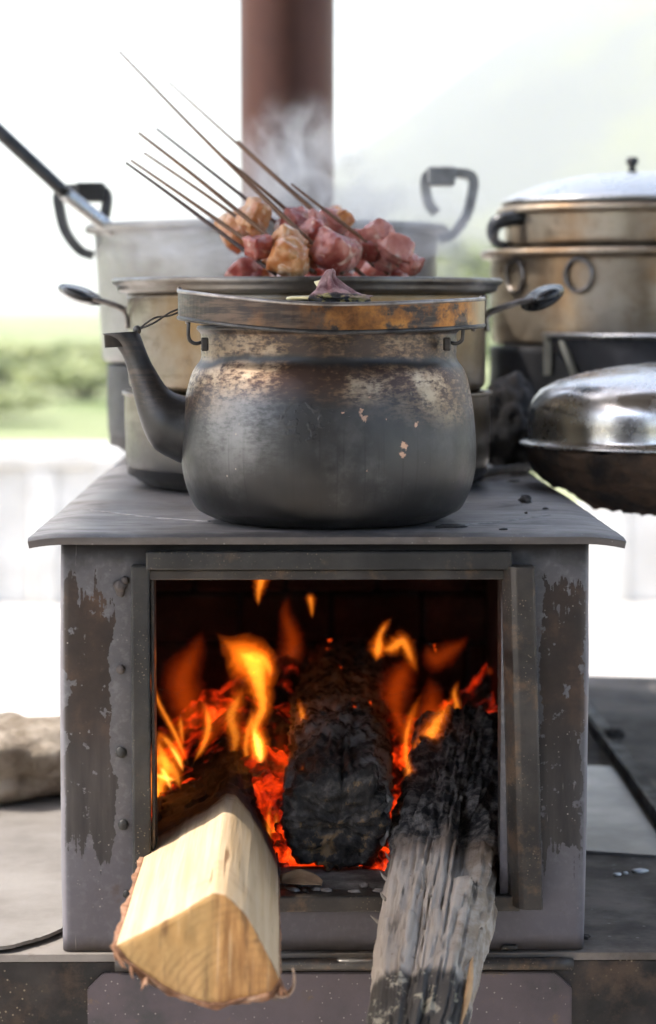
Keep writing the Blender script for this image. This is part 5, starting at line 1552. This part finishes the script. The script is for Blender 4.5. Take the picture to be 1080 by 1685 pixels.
flame([(478, 1430, 2), (470, 1400, 5), (476, 1370, 7), (488, 1335, 6), (494, 1300, 2)], 0.16, FM, 0.7)
flame([(450, 1440, 2), (452, 1415, 6), (448, 1385, 7), (455, 1350, 5), (450, 1325, 2)], 0.15, FM, 0.7)
flame([(608, 1458, 3), (628, 1448, 9), (645, 1420, 11), (655, 1385, 9), (662, 1345, 7), (668, 1310, 2)], 0.12, FM, 0.6)
flame([(640, 1440, 2), (650, 1410, 5), (657, 1380, 6), (664, 1350, 3)], 0.115, FM, 0.7)
flame([(700, 1300, 4), (705, 1250, 16), (700, 1200, 22), (712, 1150, 16), (705, 1110, 4)], 0.34, FR, 1.0)
flame([(660, 1200, 4), (650, 1150, 20), (662, 1110, 18), (680, 1080, 4)], 0.42, FR, 1.0)
flame([(300, 1240, 5), (312, 1180, 24), (300, 1120, 26), (322, 1070, 14), (335, 1035, 3)], 0.44, FR, 0.8)
flame([(380, 1250, 4), (388, 1215, 12), (380, 1180, 14), (392, 1150, 11), (405, 1120, 3)], 0.30, FM, 0.35)
flame([(412, 1262, 3), (405, 1235, 7), (408, 1205, 8), (415, 1180, 6), (412, 1160, 2)], 0.28, FM, 0.6)
flame([(268, 1340, 4), (262, 1300, 13), (274, 1262, 12), (262, 1225, 8), (268, 1195, 2)], 0.26, FM, 0.6)
flame([(282, 1300, 2), (276, 1284, 6), (268, 1268, 6), (256, 1258, 2)], 0.19, FY, 0.7)
flame([(480, 1160, 3), (470, 1110, 14), (482, 1060, 16), (470, 1010, 9), (476, 975, 2)], 0.50, FR, 1.0)
flame([(820, 1385, 3), (812, 1355, 8), (820, 1325, 9), (812, 1290, 8), (806, 1255, 3)], 0.20, FM, 0.6)
flame([(745, 1190, 2), (752, 1165, 7), (748, 1140, 6), (756, 1118, 2)], 0.34, FM, 0.6)
flame([(808, 1112, 2), (806, 1104, 6), (802, 1098, 2)], 0.5, FR, 1.5)

# ------------------------------------------------------------------ steam over the pots
def steam(name, loc, size, dens, seed, label, scale=2.2, thr=0.42):
    bm = bmesh.new()
    bmesh.ops.create_icosphere(bm, subdivisions=3, radius=1)
    n = N(name + '_vapour%d' % seed)
    n.t.nodes.remove(n.b)
    vv = n.node('ShaderNodeVolumePrincipled')
    n.put(vv.inputs['Color'], (0.97, 0.97, 0.97))
    ln = n.node('ShaderNodeVectorMath', operation='LENGTH'); n.put(ln.inputs[0], n.co)
    fall = n.rng(ln.outputs['Value'], 0.98, 0.25)
    w = n.noise(scale, 4, 0.6, vec=n.map((1.0, 1.0, 0.75), loc=(seed, seed, 0)), dist=1.2)
    n.put(vv.inputs['Density'], n.ma('MULTIPLY', n.ma('MULTIPLY', fall, n.rng(w, thr, thr + 0.28)), dens))
    vv.inputs['Anisotropy'].default_value = 0.35
    n.t.links.new(vv.outputs[0], n.out.inputs['Volume'])
    o = frombm(name, bm, n.m, None, True)
    o.location = loc; o.scale = size
    tag(o, label, 'steam', kind='stuff')
    return o
p = at(495, 320, 0.92)
steam('steam', (float(p[0]), 0.92, float(p[2])), (0.115, 0.08, 0.135), 52, 1, 'white steam curling up before the foot of the stove pipe')
p = at(350, 405, 0.72)
steam('steam', (float(p[0]), 0.76, float(p[2])), (0.15, 0.05, 0.05), 40, 2, 'thin steam drifting along the left of the back pot')
p = at(675, 375, 0.82)
steam('steam', (float(p[0]), 0.82, float(p[2])), (0.13, 0.09, 0.085), 20, 3, 'thin white steam veiling the right ear of the back pot')

# ------------------------------------------------------------------ hazy air over the valley
bm = bmesh.new(); bmesh.ops.create_cube(bm, size=1)
for v_ in bm.verts: v_.co = Vector((v_.co.x * 1900, 1100 + v_.co.y * 2300, (GZ - 3.5 + 420) / 2 + v_.co.z * (420 - GZ + 3.5)))
n = N('valley_haze'); n.t.nodes.remove(n.b)
vv = n.node('ShaderNodeVolumePrincipled')
n.put(vv.inputs['Color'], (0.96, 0.97, 0.98)); vv.inputs['Density'].default_value = 0.0008
n.t.links.new(vv.outputs[0], n.out.inputs['Volume'])
tag(frombm('haze', bm, n.m), 'pale haze filling the valley air', 'haze', kind='stuff')
